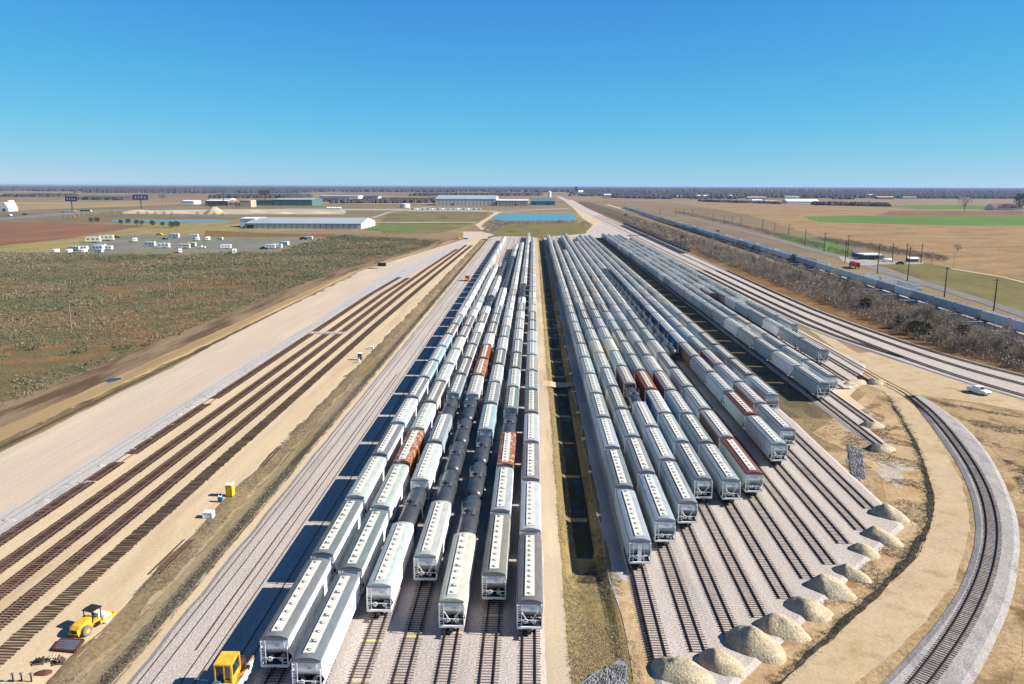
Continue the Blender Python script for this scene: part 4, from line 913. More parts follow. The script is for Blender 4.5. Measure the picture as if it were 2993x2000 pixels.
# track machine at the bottom edge
q = (-32.3,77.1)
t = thing('track_machine', 'yellow cab track maintenance machine on rails at the bottom edge', 'track machine', (q[0] - .3, q[1] - .4, BZ + .1), .02)
b = MB(); b.box(-1.2, 1.6, -4.8, 3.4, .75, 1.05, MAT['white']); b.box(1.25, 1.6, -4.8, 3.2, 1.05, 1.3, MAT['white']); put('deck', b.mesh('deck'), t)
b = MB(); b.box(-.95, .95, -1.25, 1.25, 3.55, 3.75, Y_); b.prism([(1.25, 3.55), (1.6, 3.4), (1.6, 3.5), (1.25, 3.75)], -.85, .85, Y_); put('cab_roof', b.mesh('cab_roof'), t)
b = MB()
for x, y in ((-.88, -1.18), (.88, -1.18), (-.88, 1.18), (.88, 1.18), (.1, -1.18)): b.bar((x, y, 1.05), (x, y, 3.55), .12 if x < .8 else .2, Y_)
b.box(.80, .93, -1.18, 1.18, 1.05, 2.1, Y_); b.box(-.93, -.80, -1.18, 1.18, 1.05, 1.9, Y_); b.box(-.9, .9, 1.15, 1.25, 1.05, 2.2, Y_); b.box(.1, .9, -1.24, -1.12, 1.05, 1.9, Y_); put('cab_frame', b.mesh('cab_frame'), t)
for (x0, x1, y0, y1, z0) in ((-.8, .04, -1.17, -1.15, 1.9), (.16, .8, -1.17, -1.15, 1.9), (.86, .88, -1.1, 1.1, 2.1), (-.88, -.86, -1.1, 1.1, 1.9)):
    b = MB(); b.box(x0, x1, y0, y1, z0, 3.5, MAT['glass']); put('window', b.mesh('window'), t)
b = MB(); b.box(-.5, .2, -.3, .3, 1.05, 1.6, MAT['black']); b.box(-.5, .2, .25, .4, 1.6, 2.2, MAT['black']); put('seat', b.mesh('seat'), t)
b = MB(); b.box(-1.2, .9, -2.6, -1.6, 1.05, 1.75, MAT['white']); b.box(-.9, -.2, -2.2, -1.5, 1.75, 2.0, MAT['bluepl']); put('toolbox', b.mesh('toolbox'), t)
b = MB(); b.box(-.9, .9, 1.5, 3.2, 1.05, 2.1, MAT['redbrown']); b.tube((.5, 2.2, 2.1), (.5, 2.2, 2.7), .08, .08, 8, MAT['black']); put('engine', b.mesh('engine'), t)
b = MB()
for i in range(5): b.bar((1.1 + .12 * i, -3.4 + i * .5, 1.3), (1.9, 1.6 + .3 * i, 1.1 + .2 * i), .13, MAT['white'])
b.bar((1.0, .2, 1.4), (1.9, .7, 2.0), .16, MAT['orange']); b.bar((1.0, 1.2, 1.2), (2.0, 2.6, 2.4), .12, MAT['orange']); b.box(1.6, 2.1, -.4, .2, 1.3, 1.5, MAT['white']); b.box(1.5, 1.9, 1.0, 1.6, 1.6, 1.9, MAT['black']); put('arm', b.mesh('arm'), t)
b = MB()
for x in (-1.15, -.75): b.bar((x, -2.8, 1.05), (x, -2.8, 2.0), .06, MAT['white'])
b.bar((-1.15, -2.8, 2.0), (1.2, -2.8, 2.0), .06, MAT['white']); b.bar((-1.15, -2.8, 1.5), (1.2, -2.8, 1.5), .05, MAT['white']); put('handrail', b.mesh('handrail'), t)
for y in (-3.6, 2.4):
    b = MB()
    for s in (-1, 1): b.lathe([(.38, s * .75 - .06), (.38, s * .75 + .06)], 14, MAT['bogie'], 'X', (0, y, .48))
    b.tube((-.8, y, .48), (.8, y, .48), .07, .07, 6, MAT['bogie']); put('wheelset', b.mesh('machine_wheels'), t)
def small_machine(p, rz, label, s=1.0):
    t = thing('track_machine', label, 'track machine', (*p, BZ), rz, None); O = MAT['orange']
    b = MB(); b.box(-1.3, 1.3, -3.2, 3.2, .7, 1.0, MAT['yellow']); put('deck', b.mesh('deck'), t)
    b = MB(); b.box(-1.2, 1.2, -1.6, .6, 3.0, 3.2, Y_)
    for x in (-1.1, 1.1):
        for y in (-1.5, .5): b.bar((x, y, 1), (x, y, 3), .14, Y_)
    b.box(-1.1, 1.1, -1.55, -1.45, 1, 1.9, O); b.box(1.0, 1.12, -1.5, .5, 1, 1.9, O); put('cab', b.mesh('cab'), t)
    b = MB(); b.box(-1.0, 1.0, -1.52, -1.5, 1.9, 2.9, MAT['glass']); put('window', b.mesh('window'), t)
    b = MB(); b.box(-1.1, 1.1, .8, 3.0, 1.0, 2.3, O); put('engine', b.mesh('engine'), t)
    b = MB(); b.bar((1.2, -2.6, .8), (1.8, -1.2, 2.4), .25, O); b.bar((-1.2, -2.6, .8), (-1.8, -1.2, 2.4), .25, O); put('arm', b.mesh('arm'), t)
    for y in (-2.3, 2.3):
        b = MB()
        for s_ in (-1, 1): b.lathe([(.4, s_ * .75 - .06), (.4, s_ * .75 + .06)], 10, MAT['bogie'], 'X', (0, y, .45))
        put('wheelset', b.mesh('machine_wheels'), t)
small_machine((-37.6, (-37.4,456.4)[1]), 0, 'orange track machine on the empty track beside the far train shadow')
small_machine((-75.8,820.2), .5, 'yellow earthmoving machine at the far end of the sand pad')
t = thing('parked_car', 'blue and white car parked beside the yellow machine at the far end', 'car', (*(-68.7,820.7), .1), 1.2)
b = MB(); b.prism([(-2.3, .35), (-2.3, .95), (-1.5, 1.05), (-.9, 1.5), (.8, 1.5), (1.4, 1.0), (2.3, .9), (2.3, .35)], -.9, .9, MAT['bluepl']); put('body', b.mesh('body'), t)
b = MB(); b.box(-.8, .8, -.8, .7, 1.5, 1.54, MAT['white']); put('roof', b.mesh('roof'), t)
b = MB()
for x in (-.8, .8):
    for y in (-1.4, 1.4): wheel(b, x, y, .35, .35, .25, MAT['black'])
put('wheels', b.mesh('wheels'), t)
def toilet(p, rz, m, label, basin):
    t = thing('portable_toilet', label, 'portable toilet', (*p, .07), rz)
    b = MB(); b.box(-.55, .55, -.55, .55, .1, 2.1, m); b.box(-.6, .6, -.6, .6, 0, .1, MAT['greypl'])
    for x in (-.55, .55):
        for y in (-.55, .55): b.bar((x, y, .1), (x, y, 2.12), .08, m)
    put('cabin', b.mesh('cabin'), t)
    b = MB(); b.prism([(-.62, 2.1), (-.62, 2.18), (0, 2.42), (.62, 2.18), (.62, 2.1)], -.62, .62, MAT['white']); b.tube((.4, .4, 2.2), (.4, .4, 2.6), .05, .05, 6, MAT['white']); put('roof', b.mesh('roof'), t)
    b = MB(); b.box(-.4, .4, -.585, -.555, .2, 1.95, m); put('door', b.mesh('door'), t)
    b = MB(); b.box(.28, .36, -.62, -.58, 1.0, 1.15, MAT['black']); put('handle', b.mesh('handle'), t)
    if basin:
        b2 = thing('hand_wash_stand', basin[1], 'wash stand', (*basin[0], .07), 0)
        b = MB(); b.box(-.35, .35, -.3, .3, 0, .95, basin[2]); put('tank', b.mesh('tank'), b2)
        b = MB(); b.lathe([(.3, .95), (.34, 1.12), (.1, 1.0)], 10, MAT['white']); put('basin', b.mesh('basin'), b2)
        b = MB(); b.box(-.1, .1, .1, .25, .95, 1.55, basin[2]); put('dispenser', b.mesh('dispenser'), b2)
toilet((-53.2,131.9), -.05, MAT['yellowpl'], 'yellow portable toilet with white roof beside the brown ditch', ((-53.9,129.1), 'blue hand wash stand beside the yellow portable toilet', MAT['bluepl']))
toilet((-54.2,244.1), 0, MAT['greypl'], 'dark grey portable toilet with white roof by the ditch', ((-53.7,240.1), 'white hand wash stand in front of the dark grey toilet', MAT['white']))
def crate(p, sx, sy, sz, m, name, label, cat, rz=0, lid=True):
    t = thing(name, label, cat, (*p, .07), rz)
    b = MB(); b.box(-sx / 2, sx / 2, -sy / 2, sy / 2, .05, sz, m)
    for x in (-sx / 2, sx / 2): b.box(x - .04, x + .04, -sy / 2 - .03, sy / 2 + .03, 0, sz + .04, m)
    put('body', b.mesh('body'), t)
    if lid:
        b = MB(); b.box(-sx / 2 - .05, sx / 2 + .05, -sy / 2 - .05, sy / 2 + .05, sz + .042, sz + .1, m); put('lid', b.mesh('lid'), t)
crate((-53.3,122.6), 1.5, 1.2, .9, MAT['white'], 'plastic_tank', 'white plastic tank on the sand at the ditch edge', 'tank')
crate((-54.0,261.2), 1.2, 1.0, .8, MAT['white'], 'plastic_tank', 'small white tank on the sand behind the grey toilet', 'tank')
crate((-102.9,541.0), 5.5, 2.4, 2.2, MAT['dark'], 'skip_container', 'black steel skip standing on the pink sand pad', 'container', .1, False)
crate((-105.5,524.8), 6, 2.2, .3, MAT['redbrown'], 'steel_plate', 'rust red steel plates lying beside the black skip', 'steel plates', .3, False)
# rail frame, pallet of fittings, red heap, rails lying by the ditch
p0, p1, p2, p3 = (Vector(v) for v in ((-56.5,85.8), (-53.7,85.8), (-53.4,83.5), (-56.2,83.8)))
t = thing('metal_pallet', 'rust brown steel frame lying flat on the sand below the compactor', 'steel pallet', (*((p0 + p2) / 2), .06)); oc = (p0 + p2) / 2
for a_, b_ in ((p0, p1), (p1, p2), (p2, p3), (p3, p0)):
    b = MB(); b.bar((*(a_ - oc), .2), (*(b_ - oc), .2), .28, MAT['redbrown'], .3); put('frame_bar', b.mesh('frame_bar'), t)
for i in range(1, 6):
    u = i / 6; b = MB(); b.bar((*(p0.lerp(p3, u) - oc), .2), (*(p1.lerp(p2, u) - oc), .2), .42, MAT['greypl'], .22); put('slat', b.mesh('slat'), t)
t = thing('pallet_of_fittings', 'small wooden pallets of track fittings on the sand near the bottom edge', 'pallet', (*(-55.3,81.8), .06), .3)
for i, (x, y) in enumerate(((-1.2, 0), (.2, .3), (1.0, -.6))):
    b = MB()
    for j in range(5): b.box(x - .6, x + .6, y - .55 + j * .25, y - .4 + j * .25, .12, .15, MAT['tie_old'])
    b.box(x - .6, x - .5, y - .6, y + .6, 0, .12, MAT['tie_old']); b.box(x + .5, x + .6, y - .6, y + .6, 0, .12, MAT['tie_old']); put('pallet_deck', b.mesh('pallet_deck'), t)
    b = MB()
    for j in range(14): b.tube((x + random.uniform(-.45, .45), y + random.uniform(-.45, .45), .15), (x + random.uniform(-.45, .45), y + random.uniform(-.45, .45), .45), .1, .1, 6, MAT[('dark', 'tanwall', 'rail_new')[i]])
    put('fittings', b.mesh('fittings'), t)
t = put('spike_heap', heap_mesh('spike_heap', 1.1, .6, .35, MAT['redbrown'], 5), None, (*(-54.8,79.5), .06), .3, 'dark red heap of rusty spikes on the sand', 'heap')
def rail_stack(p, q, n, label):
    p, q = Vector(p), Vector(q); t = thing('rail_bundle', label, 'steel rails', (*p, .07)); d = (q - p); nx = Vector((d.y, -d.x)).normalized()
    for i in range(n):
        o_ = nx * (i * .75 + random.uniform(-.1, .1)); s_ = d.normalized() * random.uniform(0, 2)
        b = MB(); b.bar((*(o_ + s_), .09), (*(o_ + d + s_), .09), .09, MAT['rail_new'], .17); put('rail', b.mesh('loose_rail'), t)
rail_stack((-53.8,102.0), (-53.6,113.2), 3, 'three rusty rails lying along the ditch near the bottom')
rail_stack((-52.9,147.0), (-53.1,158.0), 2, 'two rusty rails lying along the ditch near the middle')
for i, p in enumerate(((-57.1,77.8), (-56.2,77.9), (-55.1,77.9))):
    t = thing('marker_post', ['left', 'middle', 'right'][i] + ' of three short dark posts standing on the sand at the bottom left corner', 'post', (*p, .06))
    b = MB(); b.tube((0, 0, 0), (0, 0, .9), .09, .08, 8, MAT['dark']); put('stake', b.mesh('stake'), t)
    b = MB(); b.lathe([(.16, .9), (.2, 1.0), (.05, 1.15)], 8, MAT['greypl']); put('cap', b.mesh('cap'), t)
# signal stands between tracks (pale switch stands seen in the train shadows)
# pickup truck
pa, pb = Vector((117.7,211.2)), Vector((119.8,206.2)); dv = (pb - pa).normalized(); c = (pa + pb) / 2
t = thing('pickup_truck', 'white pickup truck with utility bed parked on the sand road by the main tracks', 'pickup truck', (c.x, c.y, .08), math.atan2(dv.y, dv.x) - math.pi / 2)
b = MB(); b.prism([(-2.9, .55), (-2.9, 1.2), (-1.0, 1.2), (1.25, 1.25), (2.7, 1.18), (2.9, .95), (2.9, .45), (-2.9, .45)], -1.0, 1.0, MAT['white']); put('body', b.mesh('body'), t)
b = MB(); b.prism([(-1.05, 1.2), (-1.0, 1.98), (.55, 2.0), (1.3, 1.25)], -.92, .92, MAT['white']); put('cab', b.mesh('cab'), t)
b = MB(); b.add([(-.82, .64, 1.93), (.82, .64, 1.93), (.9, 1.29, 1.285), (-.9, 1.29, 1.285)], [(0, 1, 2, 3)], MAT['glass']); put('windscreen', b.mesh('windscreen'), t)
for s in (-1, 1):
    b = MB(); b.prism([(-.9, 1.35), (-.85, 1.85), (.45, 1.88), (1.0, 1.35)], s * .925 - .01, s * .885 + .01, MAT['glass']); put('side_window', b.mesh('side_window'), t)
    b = MB(); b.box(s * .7 - .2, s * .7 + .2, 2.86, 2.93, .75, .92, MAT['hatch']); put('headlight', b.mesh('headlight'), t)
b = MB(); b.box(-.45, .45, 2.88, 2.94, .62, .9, MAT['greypl']); put('grille', b.mesh('grille'), t)
b = MB(); b.box(-.98, .98, 2.86, 3.02, .42, .6, MAT['greypl']); put('bumper', b.mesh('bumper'), t)
b = MB()
for s in (-1, 1): b.box(s * .86 - .12, s * .86 + .12, -2.85, -.8, 1.15, 1.5, MAT['white'])
for y in (-2.8, -.85): b.bar((-.9, y, 1.5), (-.9, y, 2.0), .06, MAT['steel']); b.bar((.9, y, 1.5), (.9, y, 2.0), .06, MAT['steel']); b.bar((-.9, y, 2.0), (.9, y, 2.0), .06, MAT['steel'])
put('utility_bed', b.mesh('utility_bed'), t)
for s in (-1, 1):
    for y in (-1.85, 1.85):
        b = MB(); wheel(b, s * .86, y, .40, .40, .26, MAT['black'], MAT['hatch']); put('wheel', b.mesh('wheel'), t)
# switch stands along the trains
def stand(p, z, label):
    t = thing('switch_stand', label, 'switch stand', (*p, z), 0, 'pale stands between the parked trains')
    b = MB(); b.box(-.3, .3, -.25, .25, 0, .12, MAT['cream']); b.tube((0, 0, .1), (0, 0, .9), .07, .06, 8, MAT['cream']); put('base', b.mesh('base'), t)
    b = MB(); b.box(-.25, .25, -.03, .03, .7, 1.05, MAT['cream']); put('target', b.mesh('target'), t); return t

# ------------------------------------------------------------------ trailer lot
def trailer_proto(kind):
    t = thing('camper_trailer' if kind == 0 else 'motorhome', '', 'camper', (0, 0, -50)); m = MAT['white'] if kind != 2 else MAT['cream']
    b = MB(); b.prism([(-4, .6), (-4, 3.0), (-3.8, 3.2), (3.2, 3.2), (3.9, 2.5), (4, .6)], -1.25, 1.25, m); put('body', b.mesh('body'), t)
    b = MB()
    for y in (-2.6, -.4, 2.2):
        b.box(1.25, 1.27, y - .5, y + .5, 1.7, 2.4, MAT['glass']); b.box(-1.27, -1.25, y - .5, y + .5, 1.7, 2.4, MAT['glass'])
    b.box(-.7, .7, -4.02, -4.0, 1.6, 2.3, MAT['glass']); put('windows', b.mesh('windows'), t)
    b = MB(); b.box(1.25, 1.28, .6, 1.3, .7, 2.5, MAT['hatch']); put('door', b.mesh('door'), t)
    b = MB(); b.box(-.4, .4, -1.0, 0, 3.2, 3.45, MAT['hatch']); put('roof_unit', b.mesh('roof_unit'), t)
    b = MB()
    for x in (-1.05, 1.05):
        for y in ((-.9, 0) if kind != 1 else (-2.4, 2.6)): wheel(b, x, y, .38, .38, .25, MAT['black'])
    put('wheels', b.mesh('wheels'), t)
    if kind != 1:
        b = MB(); b.bar((0, 4, .6), (0, 5.2, .55), .12, MAT['dark']); put('tow_bar', b.mesh('tow_bar'), t)
    else:
        b = MB(); b.prism([(4.0, .6), (4.0, 2.0), (4.4, 1.9), (5.3, 1.3), (5.5, .6)], -1.1, 1.1, m); put('cab', b.mesh('cab'), t)
        b = MB(); b.add([(-1, 4.45, 1.88), (1, 4.45, 1.88), (1.02, 5.2, 1.38), (-1.02, 5.2, 1.38)], [(0, 1, 2, 3)], MAT['glass']); put('windscreen', b.mesh('windscreen'), t)
    return t
protos = [trailer_proto(k) for k in range(3)]
TR = [(385,562,0,0.0,.8),(475,562,0,.1,.8),(515,546,0,1.5,1),(565,546,0,1.6,1),(578,560,1,.2,.8),(672,546,0,1.5,1.1),(690,532,0,1.55,1),(678,561,0,1.4,.8),(735,543,0,1.6,1),(640,492,2,1.75,1.5),(732,478,2,1.75,1.5),
      (928,486,0,.3,1),(1030,517,0,1.5,1.1),(1122,530,0,1.6,1.2),(1195,460,0,1.5,1.2),(1330,462,0,1.55,1.1),(1357,478,0,.2,.9),(1428,477,0,.2,1),(1512,473,2,1.2,.7),(1235,562,1,.5,.9),(1265,532,2,1.6,1.1),(1312,520,2,1.5,1),(1550,533,0,1.7,1),
      (1610,567,1,.3,1),(1855,532,0,1.6,1),(1900,530,0,1.5,1),(1950,512,1,1.3,1),(2118,472,1,1.5,.9)]
RVP = [(-385.7,637.0),(-375.2,637.6),(-383.8,660.8),(-377.7,661.2),(-364.8,641.0),(-364.8,661.8),(-374.3,683.5),(-352.4,640.2),(-359.6,666.7),(-419.0,753.3),(-421.4,782.0),(-385.5,767.3),(-343.8,710.7),(-322.0,689.6),(-373.2,825.3),(-351.1,821.9),(-332.5,787.1),(-323.2,789.8),(-314.5,799.0),(-286.5,642.1),(-302.6,687.3),(-305.2,707.5),(-266.3,687.6),(-240.0,637.4),(-228.6,691.3),(-223.9,694.8),(-227.1,725.9),(-227.0,806.3)]
used = set(); order = sorted(range(len(TR)), key=lambda i: TR[i][0]); rank = {i: k for k, i in enumerate(order)}
for i, ((px, py, k, rz, sc), p) in enumerate(zip(TR, RVP)):
    w = ['white camper trailer', 'white motorhome', 'cream camper trailer'][k]
    lab = f'{w} in the gravel lot, {ORD[rank[i]] if rank[i] else "first"} vehicle from the left'.replace('nearest', 'first')
    if k in used: dup(protos[k], (*p, .1), rz, lab, 'campers in the gravel lot', sc * 1.12)
    else:
        o = protos[k]; used.add(k); o.location = (*p, .1); o.rotation_euler = (0, 0, rz); o['label'] = lab; o['group'] = 'campers in the gravel lot'; o.scale = (sc * 1.12,) * 3
def car_proto(col, name='parked_car', bed=False):
    t = thing(name, '', 'car', (0, 0, -50))
    prof = [(-2.6, .4), (-2.6, 1.1), (-.4, 1.1), (-.2, 1.75), (1.0, 1.75), (1.5, 1.1), (2.6, 1.0), (2.6, .4)] if bed else [(-2.3, .35), (-2.3, .95), (-1.6, 1.05), (-1.0, 1.5), (.8, 1.5), (1.4, 1.0), (2.3, .9), (2.3, .35)]
    b = MB(); b.prism(prof, -.92, .92, col); put('body', b.mesh('body'), t)
    b = MB(); b.box(-.93, .93, -.1 if bed else -.9, .9 if bed else .7, 1.15, 1.45, MAT['glass']); put('windows', b.mesh('windows'), t)
    b = MB()
    for x in (-.8, .8):
        for y in (-1.5, 1.5): wheel(b, x, y, .36, .36, .24, MAT['black'])
    put('wheels', b.mesh('wheels'), t); return t
CARS = {}
def place_car(p, rz, m, bed, label, sc=1, group=None, z=.1):
    key = (m, bed)
    if key in CARS: return dup(CARS[key], (*p, z), rz, label, group, sc)
    o = car_proto(MAT[m], 'pickup_truck' if bed else 'parked_car', bed); CARS[key] = o
    o.location = (*p, z); o.rotation_euler = (0, 0, rz); o['label'] = label; o.scale = (sc,) * 3
    if group: o['group'] = group
    return o
place_car((-369.9,798.0), 1.5, 'greenwall', True, 'green pickup truck among the campers in the gravel lot', 1.3)
place_car((-288.9,691.4), 1.6, 'white', True, 'white pickup truck among the campers at the lot front', 1.2)
place_car((-231.0,681.4), 1.4, 'dark', True, 'black pickup truck towing a white camper at the lot right end', 1.3)
place_car((-232.5,806.0), 1.5, 'dark', True, 'black pickup truck at the far right corner of the lot', 1.5)
place_car((-432.1,821.9), 1.5, 'redbrown', True, 'red brown pickup truck behind the cream trailers', 1.4)
place_car((-408.4,868.0), 1.5, 'yellow', False, 'yellow vehicle at the back of the gravel lot', 1.5)

# ------------------------------------------------------------------ buildings
def shed(name, label, x0, x1, y0, y1, h, ridge, wall='wallmetal', roof='roofmetal', bays=0, endwall=None, doors=(), z=.0, cat='building', trim=True):
    cx, cy = (x0 + x1) / 2, (y0 + y1) / 2; t = thing(name, label, cat, (cx, cy, z)); X, Y = (x1 - x0) / 2, (y1 - y0) / 2
    e = MAT[endwall or wall]
    b = MB(); b.box(-X, X, -Y, Y, 0, h, MAT[wall]); put('wall', b.mesh('wall'), t)
    b = MB()
    for s in (-1, 1): b.prism([(-Y, 0), (-Y, h), (0, h + ridge), (Y, h), (Y, 0)], s * X - .15, s * X + .15, e); 
    put('gable_wall', b.mesh('gable_wall'), t)
    b = MB(); ov = .6
    b.prism([(-Y - ov, h - .15), (-Y - ov, h + .15), (0, h + ridge + .35), (Y + ov, h + .15), (Y + ov, h - .15), (0, h + ridge)], -X - .5, X + .5, MAT[roof]); put('roof', b.mesh('roof'), t)
    if bays:
        bw = 2 * X / bays
        for i in range(bays):
            b = MB(); b.box(-X + i * bw + bw * .04, -X + (i + 1) * bw - bw * .04, -Y - .14, -Y - .02, .3, h - .8, MAT[wall]); put('wall_panel', b.mesh('wall_panel'), t)
            b = MB(); b.box(-X + i * bw - .25, -X + i * bw + .25, -Y - .35, -Y - .02, 0, h - .2, MAT['walldark']); put('downpipe', b.mesh('downpipe'), t)
    if trim:
        b = MB(); b.box(-X - .3, X + .3, -Y - .75, -Y - .05, h - .55, h - .16, MAT['walldark']); put('gutter', b.mesh('gutter'), t)
    for (dx, w, dh) in doors:
        b = MB(); b.box(-X + dx - w / 2, -X + dx + w / 2, -Y - .25, -Y - .15, 0, dh, MAT['walldark']); put('door', b.mesh('door'), t)
    return t
shed('warehouse', 'long low warehouse with grey metal roof and white end wall beside the gravel lot', -366, -218, 1015, 1105, 6.4, 5.5, bays=20, endwall='wallwhite', doors=((6, 9, 4.5),))
shed('office_block', 'tall white windowless block at the left end of the long warehouse', -382, -362, 1042, 1085, 11.5, .6, 'wallwhite', 'wallwhite', trim=False)
shed('warehouse', 'large tall warehouse with grey roof and many bays behind the turquoise pond', -272, -103, 2240, 2400, 18, 9, 'wallbeige', bays=16, endwall='cream', doors=((48, 6, 6),))
shed('warehouse', 'lower grey warehouse adjoining the tall warehouse', -100, -14, 2225, 2330, 14, 3, 'walldim', 'wallbeige', bays=10, doors=((52, 6, 5),))
shed('factory', 'bright blue sheet metal factory behind the turquoise pond', -8, 62, 2300, 2440, 11, 5, 'blueroof', 'blueroof', doors=((10, 12, 9), (50, 10, 7)))
shed('factory', 'green sheet metal building beside the pale works yard', -705, -600, 2180, 2290, 16, 3, 'greenwall', 'roofmetal', bays=5)
shed('workshop', 'dark green workshop joined to the left of the green building', -770, -707, 2180, 2260, 13, 2, 'greenwall', 'walldark')
shed('store', 'tan block in front of the dark green workshop', -735, -708, 2010, 2050, 17, .6, 'tanwall', 'tanwall', trim=False)
shed('store', 'brown brick building with pale roof by the works yard', -880, -820, 2150, 2220, 13, 2, 'brick', 'wallwhite')
shed('shop', 'long white shop with flat roof behind the green building', -770, -630, 2900, 2990, 16, 3, 'wallwhite', 'roofmetal')
shed('shop', 'small white shop beyond the green building', -610, -555, 2880, 2950, 14, 3, 'wallmetal', 'walldark')
shed('shop', 'white flat building beside the highway left of the billboards', -1010, -975, 2300, 2350, 9, 2, 'wallwhite', 'wallwhite')
shed('shop', 'white building with awning between two billboards', -945, -915, 2420, 2470, 12, 3, 'wallwhite', 'roofmetal')
shed('barn', 'very long white barn in the fields on the right', 815, 918, 2620, 2680, 7, 6, 'wallwhite', 'wallwhite', trim=False)
hl = [('F4', 0)]
for i, (p, w, dd, h, wl_, rf, lab) in enumerate((
    ((735.7,5173.5), 26, 14, 7, 'wallwhite', 'wallwhite', 'small white house first from left along the wood edge'), ((716.4,4836.9), 40, 18, 8, 'wallwhite', 'roofmetal', 'white house with grey roof second from left along the wood edge'),
    ((630.1,3978.7), 40, 16, 7, 'wallmetal', 'roofmetal', 'grey house third from left along the wood edge'), ((678.8,3786.3), 38, 16, 7, 'tanwall', 'wallwhite', 'tan house with white roof along the wood edge'), ((795.4,4007.4), 46, 18, 8, 'wallwhite', 'roofmetal', 'wide white house with grey roof along the wood edge'),
    ((789.8,3804.7), 60, 18, 9, 'wallwhite', 'wallwhite', 'widest white house in front of the wood'), ((985.9,4134.3), 42, 16, 7, 'brick', 'wallwhite', 'brown house with white roof in front of the wood'), ((959.7,3505.7), 80, 24, 7, 'tanwall', 'tanwall', 'long tan building left of the long white barn'),
    ((784.8,2859.0), 34, 14, 6, 'wallwhite', 'wallwhite', 'small white house below the long tan building'), ((802.5,2757.2), 40, 14, 5, 'brick', 'tanwall', 'brown low house left of the long white barn'), ((1158.2,3656.2), 62, 22, 8, 'wallwhite', 'roofmetal', 'white house behind the long white barn'),
    ((1762.0,4282.6), 30, 16, 9, 'wallwhite', 'wallwhite', 'white house standing alone in front of the purple wood'), ((1543.6,3593.1), 70, 20, 8, 'brick', 'tanwall', 'brown farm house right of the lone white house'), ((1729.2,3765.8), 60, 20, 6, 'tanwall', 'tanwall', 'tan sheds in front of the right wood'),
    ((1814.7,3450.4), 40, 16, 7, 'wallwhite', 'brick', 'small white house near the right edge in front of the wood'), ((296.6,5078.1), 30, 20, 18, 'wallwhite', 'wallwhite', 'white elevator building beside the dark tower'), ((398.6,4369.8), 40, 16, 8, 'wallwhite', 'wallwhite', 'white house right of the main tracks far away'), ((209.0,4821.8), 14, 12, 14, 'wallwhite', 'walldark', 'narrow white building at the far end of the tracks'))):
    shed('house', lab, p[0] - w / 2, p[0] + w / 2, p[1], p[1] + dd, h, h * .5, wl_, rf, trim=False, cat='house')
p = (1114.1,1915.7)
shed('farmhouse', 'dark brown roofed farmhouse beside a big tree near the right edge', p[0] - 38, p[0] + 32, p[1], p[1] + 40, 6, 9, 'cream', 'brick', cat='house', trim=False)
p = (254.9,607.9)
t = thing('filling_station', 'flat white roofed station with dark walls beside the highway', 'station', (*p, .1), .1)
b = MB(); b.box(-5.6, 5.6, 0, 9, 0, 3.4, MAT['greypl']); put('wall', b.mesh('wall'), t)
b = MB(); b.box(-7, 7.2, -2, 10.5, 3.4, 4.1, MAT['wallwhite']); put('roof', b.mesh('roof'), t)
for x in (-4.2, -1.4, 1.4, 4.2):
    b = MB(); b.box(x - .9, x + .9, -.08, -.02, .8, 2.6, MAT['glass']); put('window', b.mesh('window'), t)
b = MB(); b.box(5.6, 11, 2, 8, 0, 2.6, MAT['greypl']); put('annex', b.mesh('annex'), t)
t = thing('storage_tank', 'white horizontal fuel tank in front of the station', 'tank', (*(257.7,587.8), .1), 1.5); t.scale = (.68,) * 3
b = MB(); b.lathe([(.3, -5.2), (1.2, -4.9), (1.7, -4), (1.7, 4), (1.2, 4.9), (.3, 5.2)], 14, MAT['white'], 'Y', (0, 0, 2.3)); put('vessel', b.mesh('vessel', True), t)
b = MB()
for y in (-3, 3): b.box(-1.2, 1.2, y - .3, y + .3, 0, 1.2, MAT['greypl'])
put('saddle', b.mesh('saddle'), t)
shed('kiosk', 'small blue kiosk left of the station', *(lambda q: (q[0] - 3, q[0] + 3, q[1], q[1] + 5))((251.6,624.1)), 3.2, .4, 'purple', 'purple', trim=False)
shed('shed', 'low shed with white roof right of the fuel tank', *(lambda q: (q[0] - 3.3, q[0] + 3.3, q[1], q[1] + 5))((277.4,588.8)), 2.4, .8, 'brick', 'wallwhite', trim=False)
place_car((258.9,569.5), 1.4, 'dark', False, 'black car parked on the station forecourt edge', 1.2, z=.25)
t = thing('water_tank', 'round pale water tank standing in the field left of the big warehouse', 'tank', (*(-320.2,2010.7), 0))
b = MB(); b.lathe([(12.5, 0), (12.5, 9)], 24, MAT['cream'], 'Z'); put('shell', b.mesh('shell'), t)
b = MB(); b.lathe([(12.8, 9), (0.5, 11.5)], 24, MAT['wallmetal'], 'Z'); put('roof', b.mesh('roof'), t)
t = thing('silo', 'slim white silo right of the blue factory', 'silo', (*(80.3,3973.9), 0))
b = MB(); b.lathe([(7, 0), (7, 26)], 16, MAT['wallwhite'], 'Z'); put('shell', b.mesh('shell'), t)
b = MB(); b.lathe([(7.3, 26), (.5, 31)], 16, MAT['wallmetal'], 'Z'); put('roof', b.mesh('roof'), t)
t = thing('tower', 'tall dark tower rising above the wood on the horizon', 'tower', (*(312.7,5961.1), 0))
b = MB(); b.box(-9, 9, -8, 8, 0, 48, MAT['walldark']); put('shaft', b.mesh('shaft'), t)
b = MB(); b.box(10, 22, -8, 8, 0, 36, MAT['greypl']); put('annex', b.mesh('annex'), t)
